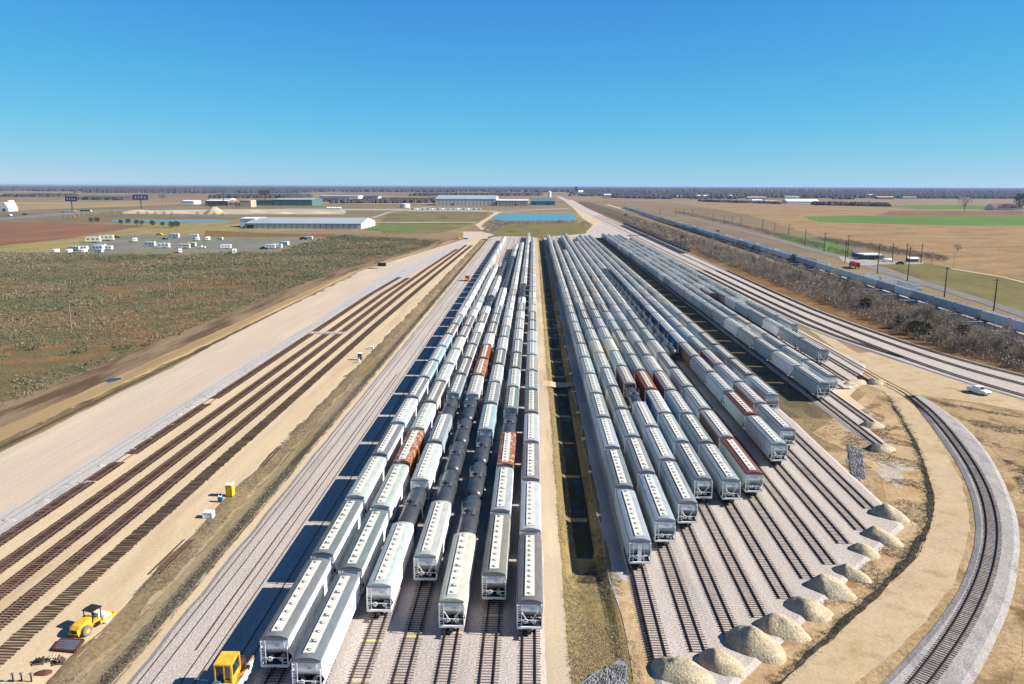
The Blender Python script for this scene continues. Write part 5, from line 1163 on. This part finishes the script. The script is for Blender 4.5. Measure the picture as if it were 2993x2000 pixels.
def billboard(p, w, h, z, m, label, pole='pole'):
    t = thing('billboard', label, 'billboard', (*p, 0))
    b = MB(); b.box(-w / 2, w / 2, -.3, .3, z, z + h, MAT[m]); put('board', b.mesh('board'), t)
    b = MB(); b.tube((0, .7, 0), (0, .7, z + h * .6), 1.2, 1.1, 10, MAT[pole]); put('pole', b.mesh('pole'), t)
    if m in ('purple', 'darkboard'):
        b = MB()
        for i in range(4): b.box(-w * .36 + i * w * .2, -w * .26 + i * w * .2, -.34, -.31, z + h * .3, z + h * (.75 - .1 * (i % 2)), MAT['wallmetal'])
        put('lettering', b.mesh('lettering'), t)
billboard((-1007.2,1739.2), 26, 10, 19, 'darkboard', 'dark double billboard on a post left of the purple one')
billboard((-908.8,1850.9), 36, 12, 20, 'purple', 'wide purple billboard on a tall post beside the highway')
billboard((-1032.0,2228.1), 22, 8, 20, 'tanwall', 'pale brown billboard right of the purple one', 'pole_pale')
billboard((-831.2,2150.6), 36, 12, 34, 'roofmetal', 'pale grey billboard above a row of dark trees')
billboard((-829.5,2483.7), 34, 13, 26, 'brick', 'brown billboard behind the brick building')
# parked row in front of the big warehouse, tank row on the concrete road
for i in range(14):
    u = i / 13; a_, b_ = Vector((-271.8,1810.0)), Vector((-123.0,1824.3)); q = a_.lerp(b_, u)
    m = ('dark', 'white', 'greypl', 'bluepl', 'white')[i % 5]
    place_car(q, .2, m, i % 3 == 0, f'{dict(dark="black", white="white", greypl="grey", bluepl="blue")[m]} vehicle, {ORD[i] if i else "first"} from the left in the long parked row before the big warehouse', 2.2, 'vehicles parked before the big warehouse', .25)
t0 = None
for i in range(6):
    a_, b_ = Vector((-476.4,1858.3)), Vector((-447.6,1861.2)); q = a_.lerp(b_, i / 5); lab = f'white cylindrical trailer tank, {ORD[i] if i else "first"} from the left of six by the concrete road'
    if t0 is None:
        t0 = thing('trailer_tank', lab, 'tank trailer', (*q, .2), 0, 'white tank trailers in a row')
        b = MB(); b.lathe([(.5, -5), (2.0, -4.5), (2.0, 4.5), (.5, 5)], 12, MAT['white'], 'Y', (0, 0, 3)); put('vessel', b.mesh('vessel', True), t0)
        b = MB(); b.box(-1.5, 1.5, -4, 4, .3, 1.4, MAT['dark']); put('chassis', b.mesh('chassis'), t0)
    else: dup(t0, (*q, .2), 0, lab)
# highway traffic
def lorry(p, rz, cabm, boxm, label, L=14):
    t = thing('lorry', label, 'lorry', (*p, .2), rz)
    b = MB(); b.box(-1.3, 1.3, -L / 2, L / 2 - 3.4, 1.1, 4.0, MAT[boxm]); put('trailer', b.mesh('trailer'), t)
    b = MB(); b.prism([(L / 2 - 3, .6), (L / 2 - 3, 3.4), (L / 2 - 1.4, 3.3), (L / 2 - 1, 2.0), (L / 2, 1.8), (L / 2, .6)], -1.2, 1.2, MAT[cabm]); put('cab', b.mesh('cab'), t)
    b = MB()
    for x in (-1.05, 1.05):
        for y in (-L / 2 + 1, -L / 2 + 2.3, L / 2 - 4, L / 2 - 1.2): wheel(b, x, y, .5, .5, .35, MAT['black'])
    put('wheels', b.mesh('wheels'), t)
lorry((-912.2,1563.6), -1.9, 'brightred', 'white', 'red and white lorry on the far left highway under the dark billboard', 40)
lorry((-914.1,1628.1), -1.9, 'white', 'bluepl', 'lorry with blue trailer behind the red and white lorry', 30)
lorry((217.3,544.9), -.12, 'brightred', 'brightred', 'red lorry on the road beside the grey train', 18)
lorry((213.7,937.3), -.10, 'brightred', 'redbrown', 'small red brown lorry beside the far grey train', 14)
place_car((-921.3,1396.0), 1.3, 'white', False, 'white car on the far left highway', 2)
place_car((206.2,436.6), -.2, 'steel', True, 'grey pickup truck on the road beside the grey train', 1.3, z=.2)
place_car((-921.1,1438.7), 1.3, 'dark', False, 'black car ahead on the far left highway', 2)
for i, p in enumerate(((-1092.2,1640.0), (-1094.0,1657.3))):
    t = thing('tent_hall', ('left' if i == 0 else 'right') + ' of two white peaked halls at the far left edge', 'hall', (*p, 0))
    b = MB(); b.prismy([(-9, 0), (-9, 7), (-2, 18 + 4 * i), (2, 18 + 4 * i), (9, 7), (9, 0)], 0, 16, MAT['wallwhite']); put('hall_body', b.mesh('hall_body'), t)
    b = MB(); b.box(-3, 3, -.2, -.05, 0, 6, MAT['greypl']); put('door', b.mesh('door'), t)
for i, (p, rx, h) in enumerate((((-612.3,1539.5), 22, 13), ((-727.4,1617.4), 30, 4), ((-581.5,1658.5), 34, 4), ((-435.1,1590.4), 40, 4), ((-807.4,1637.8), 36, 4), ((-489.0,1550.3), 26, 4))):
    put('sand_heap', heap_mesh('sand_heap', rx, rx * .8, h, MAT['pile'], i + 60), None, (*p, .1), 0, ['tallest pointed pale heap in the works yard', 'broad pale heap near the purple billboard', 'pale heap in the middle of the works yard', 'low wide pale heap at the right end of the works yard', 'pale heap at the left end of the works yard', 'pale heap right of the pointed heap in the works yard'][i], 'sand heap', 'heaps in the works yard')
# ------------------------------------------------------------------ poles
def pole(p, h, label, m='pole', arms=1, group='utility poles along the highway'):
    t = thing('utility_pole', label, 'utility pole', (*p, 0), 0, group)
    b = MB(); b.tube((0, 0, 0), (0, 0, h), .34 if m == 'pole' else .18, .24 if m == 'pole' else .13, 8, MAT[m]); put('post', b.mesh('post'), t)
    for k in range(arms):
        b = MB(); b.box(-1.4, 1.4, -.1, .1, h - .8 - k * 1.1, h - .6 - k * 1.1, MAT[m]); put('crossarm', b.mesh('crossarm'), t)
        b = MB()
        for x in (-1.25, -.6, .6, 1.25): b.tube((x, 0, h - .6 - k * 1.1), (x, 0, h - .3 - k * 1.1), .07, .05, 6, MAT['hatch'])
        put('insulators', b.mesh('insulators'), t)
for i, (p, h) in enumerate((((204.4,355.0), 14.4), ((205.2,399.9), 15.1), ((219.2,470.6), 19.7), ((215.4,503.4), 19.5), ((223.7,578.0), 15.4),
    ((244.5,678.5), 15.8), ((252.8,751.6), 14.9), ((291.9,926.0), 10.5), ((297.3,942.4), 11.1), ((298.4,1001.2), 10.5), ((293.5,1037.3), 13.3),
    ((292.3,1140.9), 11.0), ((289.8,1180.0), 11.3), ((277.6,1179.1), 12.6), ((270.9,1220.7), 14.3), ((300.7,1532.2), 11.4), ((291.0,1568.8), 10.0), ((268.2,1529.5), 13.0), ((247.9,1584.4), 14.5))):
    pole(p, h, f'wooden utility pole along the right highway, {ORD[i]} one from the right'.replace('nearest', 'first'))
for p, h, lab in (((247.0,634.1), 16.8, 'tall lamp pole left of the station'), ((257.8,579.6), 14.3, 'dark pole right behind the fuel tank'), ((264.3,572.3), 14.8, 'dark pole with transformer between fuel tank and low shed'), ((278.7,580.6), 13.9, 'dark pole at the right end of the station forecourt')):
    pole(p, h, lab, group='poles around the station')
for p, h, lab in (((273.5,554.5), 10.2, 'thin pale pole in the field edge right of the station'), ((282.5,543.1), 10.1, 'second thin pale pole further right in the field edge'), ((-176.7,296.5), 10.7, 'pale pole standing alone in the near scrub'), ((-182.0,392.2), 10.6, 'pale pole in the middle of the scrub'),
                  ((-187.8,494.2), 10.0, 'pale pole in the scrub in front of the gravel lot'), ((-182.7,650.3), 10.7, 'pale pole in the scrub near the lot right end')):
    pole(p, h, lab, 'pole_pale', group='pale poles in the open')
# ------------------------------------------------------------------ thickets, trees, scrub
def sliver_crown(n, rx, rz, zc, seed, L=1.0, w=.055):
    rr = random.Random(seed); V = []; F = []
    for i in range(n):
        while True:
            p = Vector((rr.uniform(-1, 1), rr.uniform(-1, 1), rr.uniform(-1, 1)))
            if .25 < p.length < 1: break
        k = mnoise.noise((p.x * 1.7 + seed, p.y * 1.7, p.z * 1.7))
        if k < -.12 and rr.random() < .8: continue
        c = Vector((p.x * rx, p.y * rx, zc + p.z * rz)); d = (p + Vector((0, 0, .55)) + Vector((rr.gauss(0, .35), rr.gauss(0, .35), rr.gauss(0, .35)))).normalized()
        s_ = d.cross(Vector((rr.gauss(0, 1), rr.gauss(0, 1), rr.gauss(0, 1)))).normalized() * w; l = L * rr.uniform(.6, 1.4); o = len(V)
        V += [tuple(c - s_ - d * l * .4), tuple(c + s_ - d * l * .4), tuple(c + d * l * .6)]; F.append((o, o + 1, o + 2))
    return V, F
def tree_proto(seed, h, rx, crown_m, leafy=False):
    rr = random.Random(seed); t = thing('bare_tree' if not leafy else 'evergreen_tree', '', 'tree', (0, 0, -60))
    b = MB(); b.tube((0, 0, 0), (rr.uniform(-.3, .3), rr.uniform(-.3, .3), h * .5), .16, .10, 7, MAT['bark'], False)
    for i in range(7):
        g = rr.uniform(0, 6.28); z0 = h * rr.uniform(.12, .45); e = Vector((math.cos(g) * rx * rr.uniform(.4, .8), math.sin(g) * rx * rr.uniform(.4, .8), h * rr.uniform(.6, .95)))
        b.tube((0, 0, z0), e, .09, .025, 5, MAT['bark'], False)
    put('trunk', b.mesh('trunk'), t)
    V, F = sliver_crown(900 if not leafy else 420, rx, h * .42, h * .56, seed, .85 if not leafy else .55, .045 if not leafy else .22)
    me = bpy.data.meshes.new('crown'); me.from_pydata(V, [], F); me.materials.append(MAT[crown_m]); me.update(); put('crown', me, t); return t
BT = [tree_proto(100 + i, h, r_, 'twig') for i, (h, r_) in enumerate(((8.0, 2.9), (9.2, 3.2), (7.0, 2.8), (8.4, 2.6), (6.0, 2.6)))]
ET = [tree_proto(200 + i, h, r_, 'evergreen', True) for i, (h, r_) in enumerate(((6.5, 2.4), (4.6, 2.4)))]
first = set()
def plant(proto, x, y, sc, label, group):
    if id(proto) in first: return dup(proto, (x, y, 0), random.uniform(0, 6.28), label, group, sc)
    first.add(id(proto)); proto.location = (x, y, 0); proto.rotation_euler = (0, 0, random.uniform(0, 6.28)); proto['label'] = label; proto['group'] = group; proto.scale = (sc,) * 3; return proto
n = 0
while n < 285:
    y = 205 + 560 * random.random() ** 1.5; lo = 137.5 + max(0, 300 - y) * .10; hi = 171 if y < 600 else 165
    x = random.uniform(lo, hi)
    if mnoise.noise((x * .05, y * .03, 3)) < -.28: continue
    plant(random.choice(BT), x, y, random.uniform(.62, 1.08), 'leafless grey brown tree in the thicket between the main tracks and the grey train', 'bare trees of the trackside thicket'); n += 1
for i, (p, lab) in enumerate((((164.2,419.8), 'dark evergreen tree in the thicket against the long grey train'), ((141.1,294.4), 'largest dark evergreen in the near right thicket'), ((141.1,286.4), 'dark evergreen at the lower edge of the near right thicket'), ((143.3,307.5), 'dark evergreen left of the largest one in the thicket'),
    ((146.0,787.8), 'low dark evergreen at the left foot of the thicket'), ((189.3,693.0), 'dark evergreen in the middle of the thicket'), ((159.2,1395.5), 'tall dark evergreen at the far end of the thicket'), ((169.7,1323.8), 'dark round evergreen at the far end of the thicket'), ((186.3,576.2), 'dark evergreen under the long grey train'), ((156.8,1008.0), 'dark evergreen bush left in the thicket'),
    ((152.8,282.9), 'dark evergreen near the bottom right of the thicket'), ((147.6,354.2), 'dark evergreen low in the thicket front'))):
    plant(ET[i % 2], p[0], p[1], random.uniform(.8, 1.3), lab, 'dark evergreens in the trackside thicket')
for i, (p, sc, lab) in enumerate((((-650.4,1168.5), 1.6, 'dark evergreen at the left end of the strip pond'), ((-638.7,1163.6), 1.9, 'second dark evergreen at the left end of the strip pond'), ((-580.5,1118.7), 1.5, 'dark round tree in front of the strip pond, first from left'), ((-570.2,1119.4), 1.8, 'dark round tree in front of the strip pond, second from left'),
    ((-546.5,1095.4), 1.7, 'dark round tree in front of the strip pond, third from left'), ((-537.1,1091.1), 1.6, 'dark round tree in front of the strip pond, fourth from left'), ((-511.2,1068.5), 1.8, 'dark round tree in front of the strip pond, fifth from left'), ((-493.7,1060.3), 1.5, 'dark round tree in front of the strip pond, sixth from left'), ((-463.5,1019.5), 2.0, 'dark round tree in front of the strip pond, seventh from left'), ((-461.6,1030.6), 2.0, 'dark round tree in front of the strip pond, rightmost'))):
    plant(ET[1], p[0], p[1], sc * .95, lab, 'dark trees along the strip pond')
plant(ET[0], *(1136.5,1917.8), 6.5, 'big spreading tree beside the brown roofed farmhouse', 'lone trees in the right fields')
plant(BT[1], *(948.8,1802.8), 4.5, 'round bare tree standing alone in the right fields', 'lone trees in the right fields')
plant(BT[4], *(358.0,684.4), 1.2, 'small bare tree standing alone in the tan field', 'lone trees in the right fields')
for i, p in enumerate(((-750.7,1270.4), (-752.8,1287.5), (-726.8,1255.5), (-748.0,1305.6), (-750.6,1323.6), (-760.2,1368.7), (-738.0,1343.4), (-736.4,1394.7), (-715.5,1384.2), (-687.4,1386.5), (-672.5,1387.7), (-652.2,1377.4), (-638.2,1378.5), (-624.2,1379.6), (-578.1,1375.5), (-563.9,1376.6), (-546.1,1370.2), (-532.1,1371.3))):
    plant(BT[2], p[0], p[1], 1.5, f'small roadside tree in the row behind the strip pond, {ORD[i] if i else "first"} from the left', 'small trees in a row behind the strip pond')
for i, p in enumerate(((-797.3,1977.2), (-802.6,2018.2), (-803.7,2061.3), (-788.4,2063.0), (-777.5,2064.2), (-759.2,2048.6), (-755.6,2066.5))):
    plant(ET[1], p[0], p[1], 2.6, f'dark round tree under the pale grey billboard, {ORD[i] if i else "first"} from the left', 'dark trees under the pale grey billboard')

def clump(n, r, h, s, seed, up=.4):
    rr = np.random.default_rng(seed); g = rr.uniform(0, 2 * np.pi, n); q = np.sqrt(rr.uniform(0, 1, n)) * r; z = rr.uniform(.1, 1, n) * h * (1 - .55 * (q / r) ** 2)
    c = np.stack([np.cos(g) * q, np.sin(g) * q, z], 1); a = rr.normal(0, 1, (n, 3)) * s; b_ = rr.normal(0, 1, (n, 3)) * s; b_[:, 2] += up * s * 2
    V = np.stack([c - a * .5, c + a * .5, c + b_], 1).reshape(-1, 3); return V
def scatter(name, pts, sizes, protos_, m, label, cat, zf=None):
    pts = np.asarray(pts, float); V = []; k = rng.integers(0, len(protos_), len(pts))
    for j, pv in enumerate(protos_):
        idx = np.where(k == j)[0]
        if not len(idx): continue
        a = rng.uniform(0, 2 * np.pi, len(idx)); c, s_ = np.cos(a), np.sin(a); sz = np.asarray(sizes)[idx]
        x = pv[None, :, 0] * c[:, None] - pv[None, :, 1] * s_[:, None]; y = pv[None, :, 0] * s_[:, None] + pv[None, :, 1] * c[:, None]
        q = np.stack([x, y, np.broadcast_to(pv[None, :, 2], x.shape)], 2) * sz[:, None, None] + pts[idx][:, None, :]
        V.append(q.reshape(-1, 3))
    V = np.concatenate(V).astype('f4'); nt = len(V) // 3
    me = bpy.data.meshes.new(name); me.vertices.add(len(V)); me.vertices.foreach_set('co', V.ravel())
    me.loops.add(len(V)); me.loops.foreach_set('vertex_index', np.arange(len(V), dtype='i4'))
    me.polygons.add(nt); me.polygons.foreach_set('loop_start', np.arange(0, len(V), 3, dtype='i4')); me.update(calc_edges=True); me.validate()
    me.materials.append(m); return put(name, me, None, label=label, cat=cat, kind='stuff')
BUSH = [clump(18, 1.0, .95, .24, i) for i in range(6)]; TUFT = [clump(14, .6, .16, .10, 20 + i, .35) for i in range(5)]; BRUSH = [clump(44, 1.4, 1.9, .13, 40 + i, 1.6) for i in range(5)]
def pip(x, y, P):
    r_ = np.zeros(len(x), bool); n_ = len(P)
    for i in range(n_):
        x0, y0 = P[i]; x1, y1 = P[(i + 1) % n_]
        if y0 == y1: continue
        r_ ^= ((y0 > y) != (y1 > y)) & (x < (x1 - x0) * (y - y0) / (y1 - y0) + x0)
    return r_
def sample(P, n, near=1.0):
    P = np.array(P); lo, hi = P.min(0), P.max(0); X = []; Y = []
    while sum(map(len, X)) < n:
        x = rng.uniform(lo[0], hi[0], n * 2); y = lo[1] + (hi[1] - lo[1]) * rng.uniform(0, 1, n * 2) ** near
        k = pip(x, y, P); X.append(x[k]); Y.append(y[k])
    return np.concatenate(X)[:n], np.concatenate(Y)[:n]
def nz(x, y, s, o=0): return np.array([mnoise.noise((a * s, c * s, o)) for a, c in zip(x, y)])
SC = [(-133, 150), (-131, 205), (-131, 245), (-129, 400), (-125, 500), (-110, 620), (-96, 720), (-92, 800), (-219.2,884.7), (-211.2,654.7), (-303.6,619.0), (-392.1,636.7), (-430.3,634.7), (-330, 420), (-215, 255), (-165, 180)]
x, y = sample(SC, 56000, 1.5); k = nz(x, y, .03) + .6 * nz(x, y, .11, 4) > -.28; x, y = x[k], y[k]
sz = (.34 + .75 * rng.uniform(0, 1, len(x)) ** 3) * (1 + np.clip((y - 250) / 500, 0, 1) * .9); sz *= 1 + .7 * np.clip(nz(x, y, .05, 8), 0, 1)
scatter('scrub', np.stack([x, y, np.zeros(len(x))], 1), sz, BUSH, MAT['scrub'], 'rough green and rust brown scrub covering the field on the left', 'scrub')
x, y = sample(SC, 2400, 1.3); k = nz(x, y, .022, 5) > .12; x, y = x[k], y[k]
scatter('scrub_bushes', np.stack([x, y, np.zeros(len(x))], 1), rng.uniform(.7, 1.9, len(x)), BUSH, MAT['bush'], 'darker bushes dotted through the scrub on the left', 'bushes')
def tufts(name, x0, x1, y0, y1, n, m, label, s=(.3, .7), near=1.6, th=-.05):
    x = rng.uniform(x0, x1, n); y = y0 + (y1 - y0) * rng.uniform(0, 1, n) ** near; k = nz(x, y, .12, 2) > th; x, y = x[k], y[k]
    z = np.array([tz(a, c) for a, c in zip(x, y)]) + .05
    scatter(name, np.stack([x, y, z], 1), rng.uniform(*s, len(x)), TUFT, m, label, 'grass')
tufts('ditch_grass_tufts', -53.2, -50.6, 60, 700, 14000, MAT['tuft'], 'dry grass on the left bank of the brown ditch')
tufts('ditch_grass_tufts', -48.4, -45.6, 60, 700, 12000, MAT['tuft'], 'olive grass on the right bank of the brown ditch')
tufts('bank_grass_tufts', 4.4, 7.0, 66, 600, 9000, MAT['tuft_olive'], 'olive grass on the sunlit bank of the middle ditch', th=-.3)
tufts('bank_grass_tufts', 5.0, 12.6, 64, 106, 5200, MAT['tuft_olive'], 'olive grass in the near end of the middle ditch', (.25, .55), near=1, th=-.25)
tufts('ditch_bottom_tufts', 6.4, 11.0, 104, 600, 9000, MAT['weed'], 'dark weeds growing in the bed of the middle ditch', th=.0)
tufts('gap_grass_tufts', 61.5, 70.5, 150, 500, 5000, MAT['tuft_olive'], 'grass in the gap between the train blocks', th=0)
x, y = sample([(104, 200), (103, 184), (98.5, 166), (92, 147), (83, 125), (66, 96), (80, 92), (104, 118), (116, 138), (124, 160), (122, 182)], 12000, 1)
k = nz(x, y, .09, 3) + .4 * nz(x, y, .3, 1) > .12; x, y = x[k], y[k]
scatter('bank_grass_tufts', np.stack([x, y, np.full(len(x), .04)], 1), rng.uniform(.4, .95, len(x)), TUFT, MAT['tuft'], 'dry grass outside the curved track', 'grass')
x, y = sample([(62, 165), (70, 152), (62, 131), (50, 112), (36, 96), (45, 98), (57, 111), (67, 127), (76, 147), (86, 176), (88, 200), (76, 185)], 5000, 1)
k = nz(x, y, .12, 3) > .0; x, y = x[k], y[k]
scatter('bank_grass_tufts', np.stack([x, y, np.full(len(x), .04)], 1), rng.uniform(.35, .85, len(x)), TUFT, MAT['tuft'], 'dry weeds on the orange bank inside the haul road', 'grass')
BK = [(93.6, 205), (85, 174.6), (75.8, 147.8), (67.6, 128.6), (56.8, 112.2), (44.8, 99), (33.2, 86.6), (22.6, 75.4)]
q_ = [lerp_poly(smooth_poly(BK), 400)[int(v)] for v in rng.uniform(0, 399, 2600)]
scatter('bank_weeds', np.stack([np.array([v.x for v in q_]) + rng.normal(0, .5, 2600), np.array([v.y for v in q_]) + rng.normal(0, .5, 2600), np.full(2600, .06)], 1), rng.uniform(.25, .6, 2600), TUFT, MAT['weed'], 'weeds toned dark for shade along the bank of the haul road', 'weeds')  # real weeds, their dark tone also carries shade on the flat bank
TH = [(137, 330), (136, 430), (137.5, 700), (142, 1300), (168, 1300), (168, 700), (171, 500), (170, 300), (168, 170), (158, 196), (146, 226), (139, 262)]
x, y = sample(TH, 7500, 1.5)
scatter('thicket_brush', np.stack([x, y, np.zeros(len(x))], 1), rng.uniform(.6, 1.5, len(x)), BRUSH, MAT['under'], 'tangled bare brush under the trees of the trackside thicket', 'brush')
x, y = sample([(139, 750), (143, 1400), (150, 2600), (175, 2600), (170, 1400), (167, 750)], 2600, 1)
scatter('far_thicket', np.stack([x, y, np.zeros(len(x))], 1), rng.uniform(1.4, 3.2, len(x)), BRUSH, MAT['under'], 'far end of the bare thicket running towards the horizon', 'brush')
x, y = sample([(246, 600), (262, 660), (272, 800), (292, 1100), (310, 1700), (296, 1700), (280, 1100), (262, 860)], 900, 1)
scatter('roadside_brush', np.stack([x, y, np.zeros(len(x))], 1), rng.uniform(.8, 1.9, len(x)), BRUSH, MAT['under'], 'grey brush along the far side of the highway', 'brush')
x, y = sample([(300, 590), (318, 620), (312, 800), (296, 860), (290, 760)], 500, 1)
scatter('roadside_brush', np.stack([x, y, np.zeros(len(x))], 1), rng.uniform(.9, 2.0, len(x)), BRUSH, MAT['under'], 'dark brush patch behind the station', 'brush')
# far woods
patch('woodland_floor', [(330, 3750), (2500, 3750), (5200, 7400), (600, 7400)], MAT['forest'], .3, 30, 120)
def blob(seed, n=7, r=1.0):
    rr = np.random.default_rng(seed); k = 6; ring = [[], []]
    V = []
    for lvl, (rad, z) in enumerate(((1.0, .0), (.95, .5), (.55, .92))):
        for i in range(k): g = 2 * np.pi * i / k; q = rad * rr.uniform(.7, 1.15); V.append((q * np.cos(g), q * np.sin(g), z * rr.uniform(.8, 1.15)))
    V.append((0, 0, 1.05)); F = []
    for l in range(2):
        for i in range(k):
            a, b_ = l * k + i, l * k + (i + 1) % k; F += [(a, b_, b_ + k), (a, b_ + k, a + k)]
    F += [(12 + i, 12 + (i + 1) % k, 18) for i in range(k)]
    return np.array(V)[np.array(F).ravel()]
BLOB = [blob(i) for i in range(8)]
def wood(name, x, y, lo, hi, m, label):
    sz = rng.uniform(lo, hi, len(x)); scatter(name, np.stack([x, y, np.zeros(len(x))], 1), sz, BLOB, MAT[m], label, 'woods')
d = 6900 + 29000 * rng.uniform(0, 1, 95000) ** 1.5; u = rng.uniform(-.72, .72, len(d)); x = d * u; y = d
k = nz(x / 900, y / 450, 1.0, 3) + .45 * nz(x / 220, y / 220, 1.0, 7) + np.clip((d - 7600) / 7000, 0, 1.2) > .10
wood('distant_woods', x[k], y[k], 11, 24, 'wood', 'dark wooded belts stretching along the whole horizon')
d = 3500 + 3600 * rng.uniform(0, 1, 15000); u = .045 + rng.uniform(0, .64, len(d)); x = d * u; y = d
k = nz(x / 500, y / 350, 1.0, 5) + .4 * nz(x / 120, y / 120, 1.0, 9) + np.clip((d - 3700) / 1800, -.5, .35) > .10
wood('right_woods', x[k], y[k], 6, 14, 'wood', 'dark purple brown wood behind the houses on the right')
def band(name, p, q, n, depth, lo, hi, m, label):
    p, q = np.array(p), np.array(q); u = rng.uniform(0, 1, n); c = p[None] + (q - p)[None] * u[:, None]; c[:, 1] += rng.uniform(0, depth, n)
    k = nz(c[:, 0] / 60, c[:, 1] / 60, 1.0, 2) > -.35; wood(name, c[k, 0], c[k, 1], lo, hi, m, label)
band('tree_belt', (-1721.2,2953.6), (-1508.1,2947.5), 500, 160, 5, 12, 'wood', 'grey brown tree belt in the left fields')
band('tree_belt', (-1406.9,3439.7), (-1046.5,3499.6), 900, 300, 7, 15, 'wood_dark', 'dark tree belt behind the billboards')
band('tree_belt', (-877.2,2730.6), (-661.2,2728.9), 420, 160, 6, 11, 'wood_dark', 'dark tree row behind the green building')
band('tree_belt', (-629.0,2483.2), (-296.4,2550.2), 1400, 600, 5, 10, 'wood', 'bare purple brown wood left of the big warehouse')
band('tree_belt', (-655.9,4316.0), (47.6,4532.8), 1300, 500, 8, 15, 'wood', 'bare wood behind the big warehouse')
band('tree_belt', (-1001.3,8631.2), (802.2,7904.5), 1600, 900, 10, 20, 'wood_dark', 'long dark tree belt near the horizon in the middle')
band('tree_belt', (-2438.7,3643.4), (-2233.6,3680.7), 420, 260, 6, 14, 'wood_dark', 'dark trees at the far left edge')
band('tree_belt', (-3216.6,5603.4), (-1709.3,5721.5), 1300, 900, 9, 17, 'wood_dark', 'long dark tree belt near the left horizon')
band('tree_belt', (601.9,2881.7), (771.6,2529.8), 420, 80, 4, 8, 'wood', 'bushy tree line left of the long white barn')
band('tree_belt', (839.6,2385.1), (984.4,2248.3), 380, 90, 4, 11, 'wood', 'hedge and trees right of the long white barn')
band('tree_belt', (385.2,3792.2), (587.0,3448.3), 420, 200, 5, 11, 'wood', 'low wood edge left of the houses')
x, y = sample([(-58.0,1211.5), (66.1,1220.5), (80.2,1138.9), (73.2,1206.4), (-49.2,1129.9)], 260, 1)
scatter('pond_reeds', np.stack([x, y, np.zeros(len(x))], 1), rng.uniform(1.2, 2.6, len(x)), BRUSH, MAT['under'], 'bare reeds and brush along the near bank of the turquoise pond', 'reeds')
x, y = sample([(-68.2,1079.7), (-62.5,1306.1), (-43.8,1183.8), (-38.3,975.9), (-54.2,920.8)], 220, 1)
scatter('pond_reeds', np.stack([x, y, np.zeros(len(x))], 1), rng.uniform(1.0, 2.2, len(x)), BRUSH, MAT['under'], 'bare brush between the sand road and the turquoise pond', 'brush')
# ------------------------------------------------------------------ air
k = bpy.data.materials.new('haze_air'); k.use_nodes = True; nt = k.node_tree; nt.nodes.remove(nt.nodes['Principled BSDF'])
pv = nt.nodes.new('ShaderNodeVolumePrincipled'); pv.inputs['Color'].default_value = (.50, .70, 1.0, 1); pv.inputs['Density'].default_value = 3.2e-5; pv.inputs['Anisotropy'].default_value = .2
nt.links.new(pv.outputs[0], nt.nodes['Material Output'].inputs['Volume'])
b = MB(); b.box(-81000, 81000, -3100, 111000, -4, 66, k); put('haze', b.mesh('haze'), None, kind='stuff', label='thin blue haze lying over the plain', cat='haze')
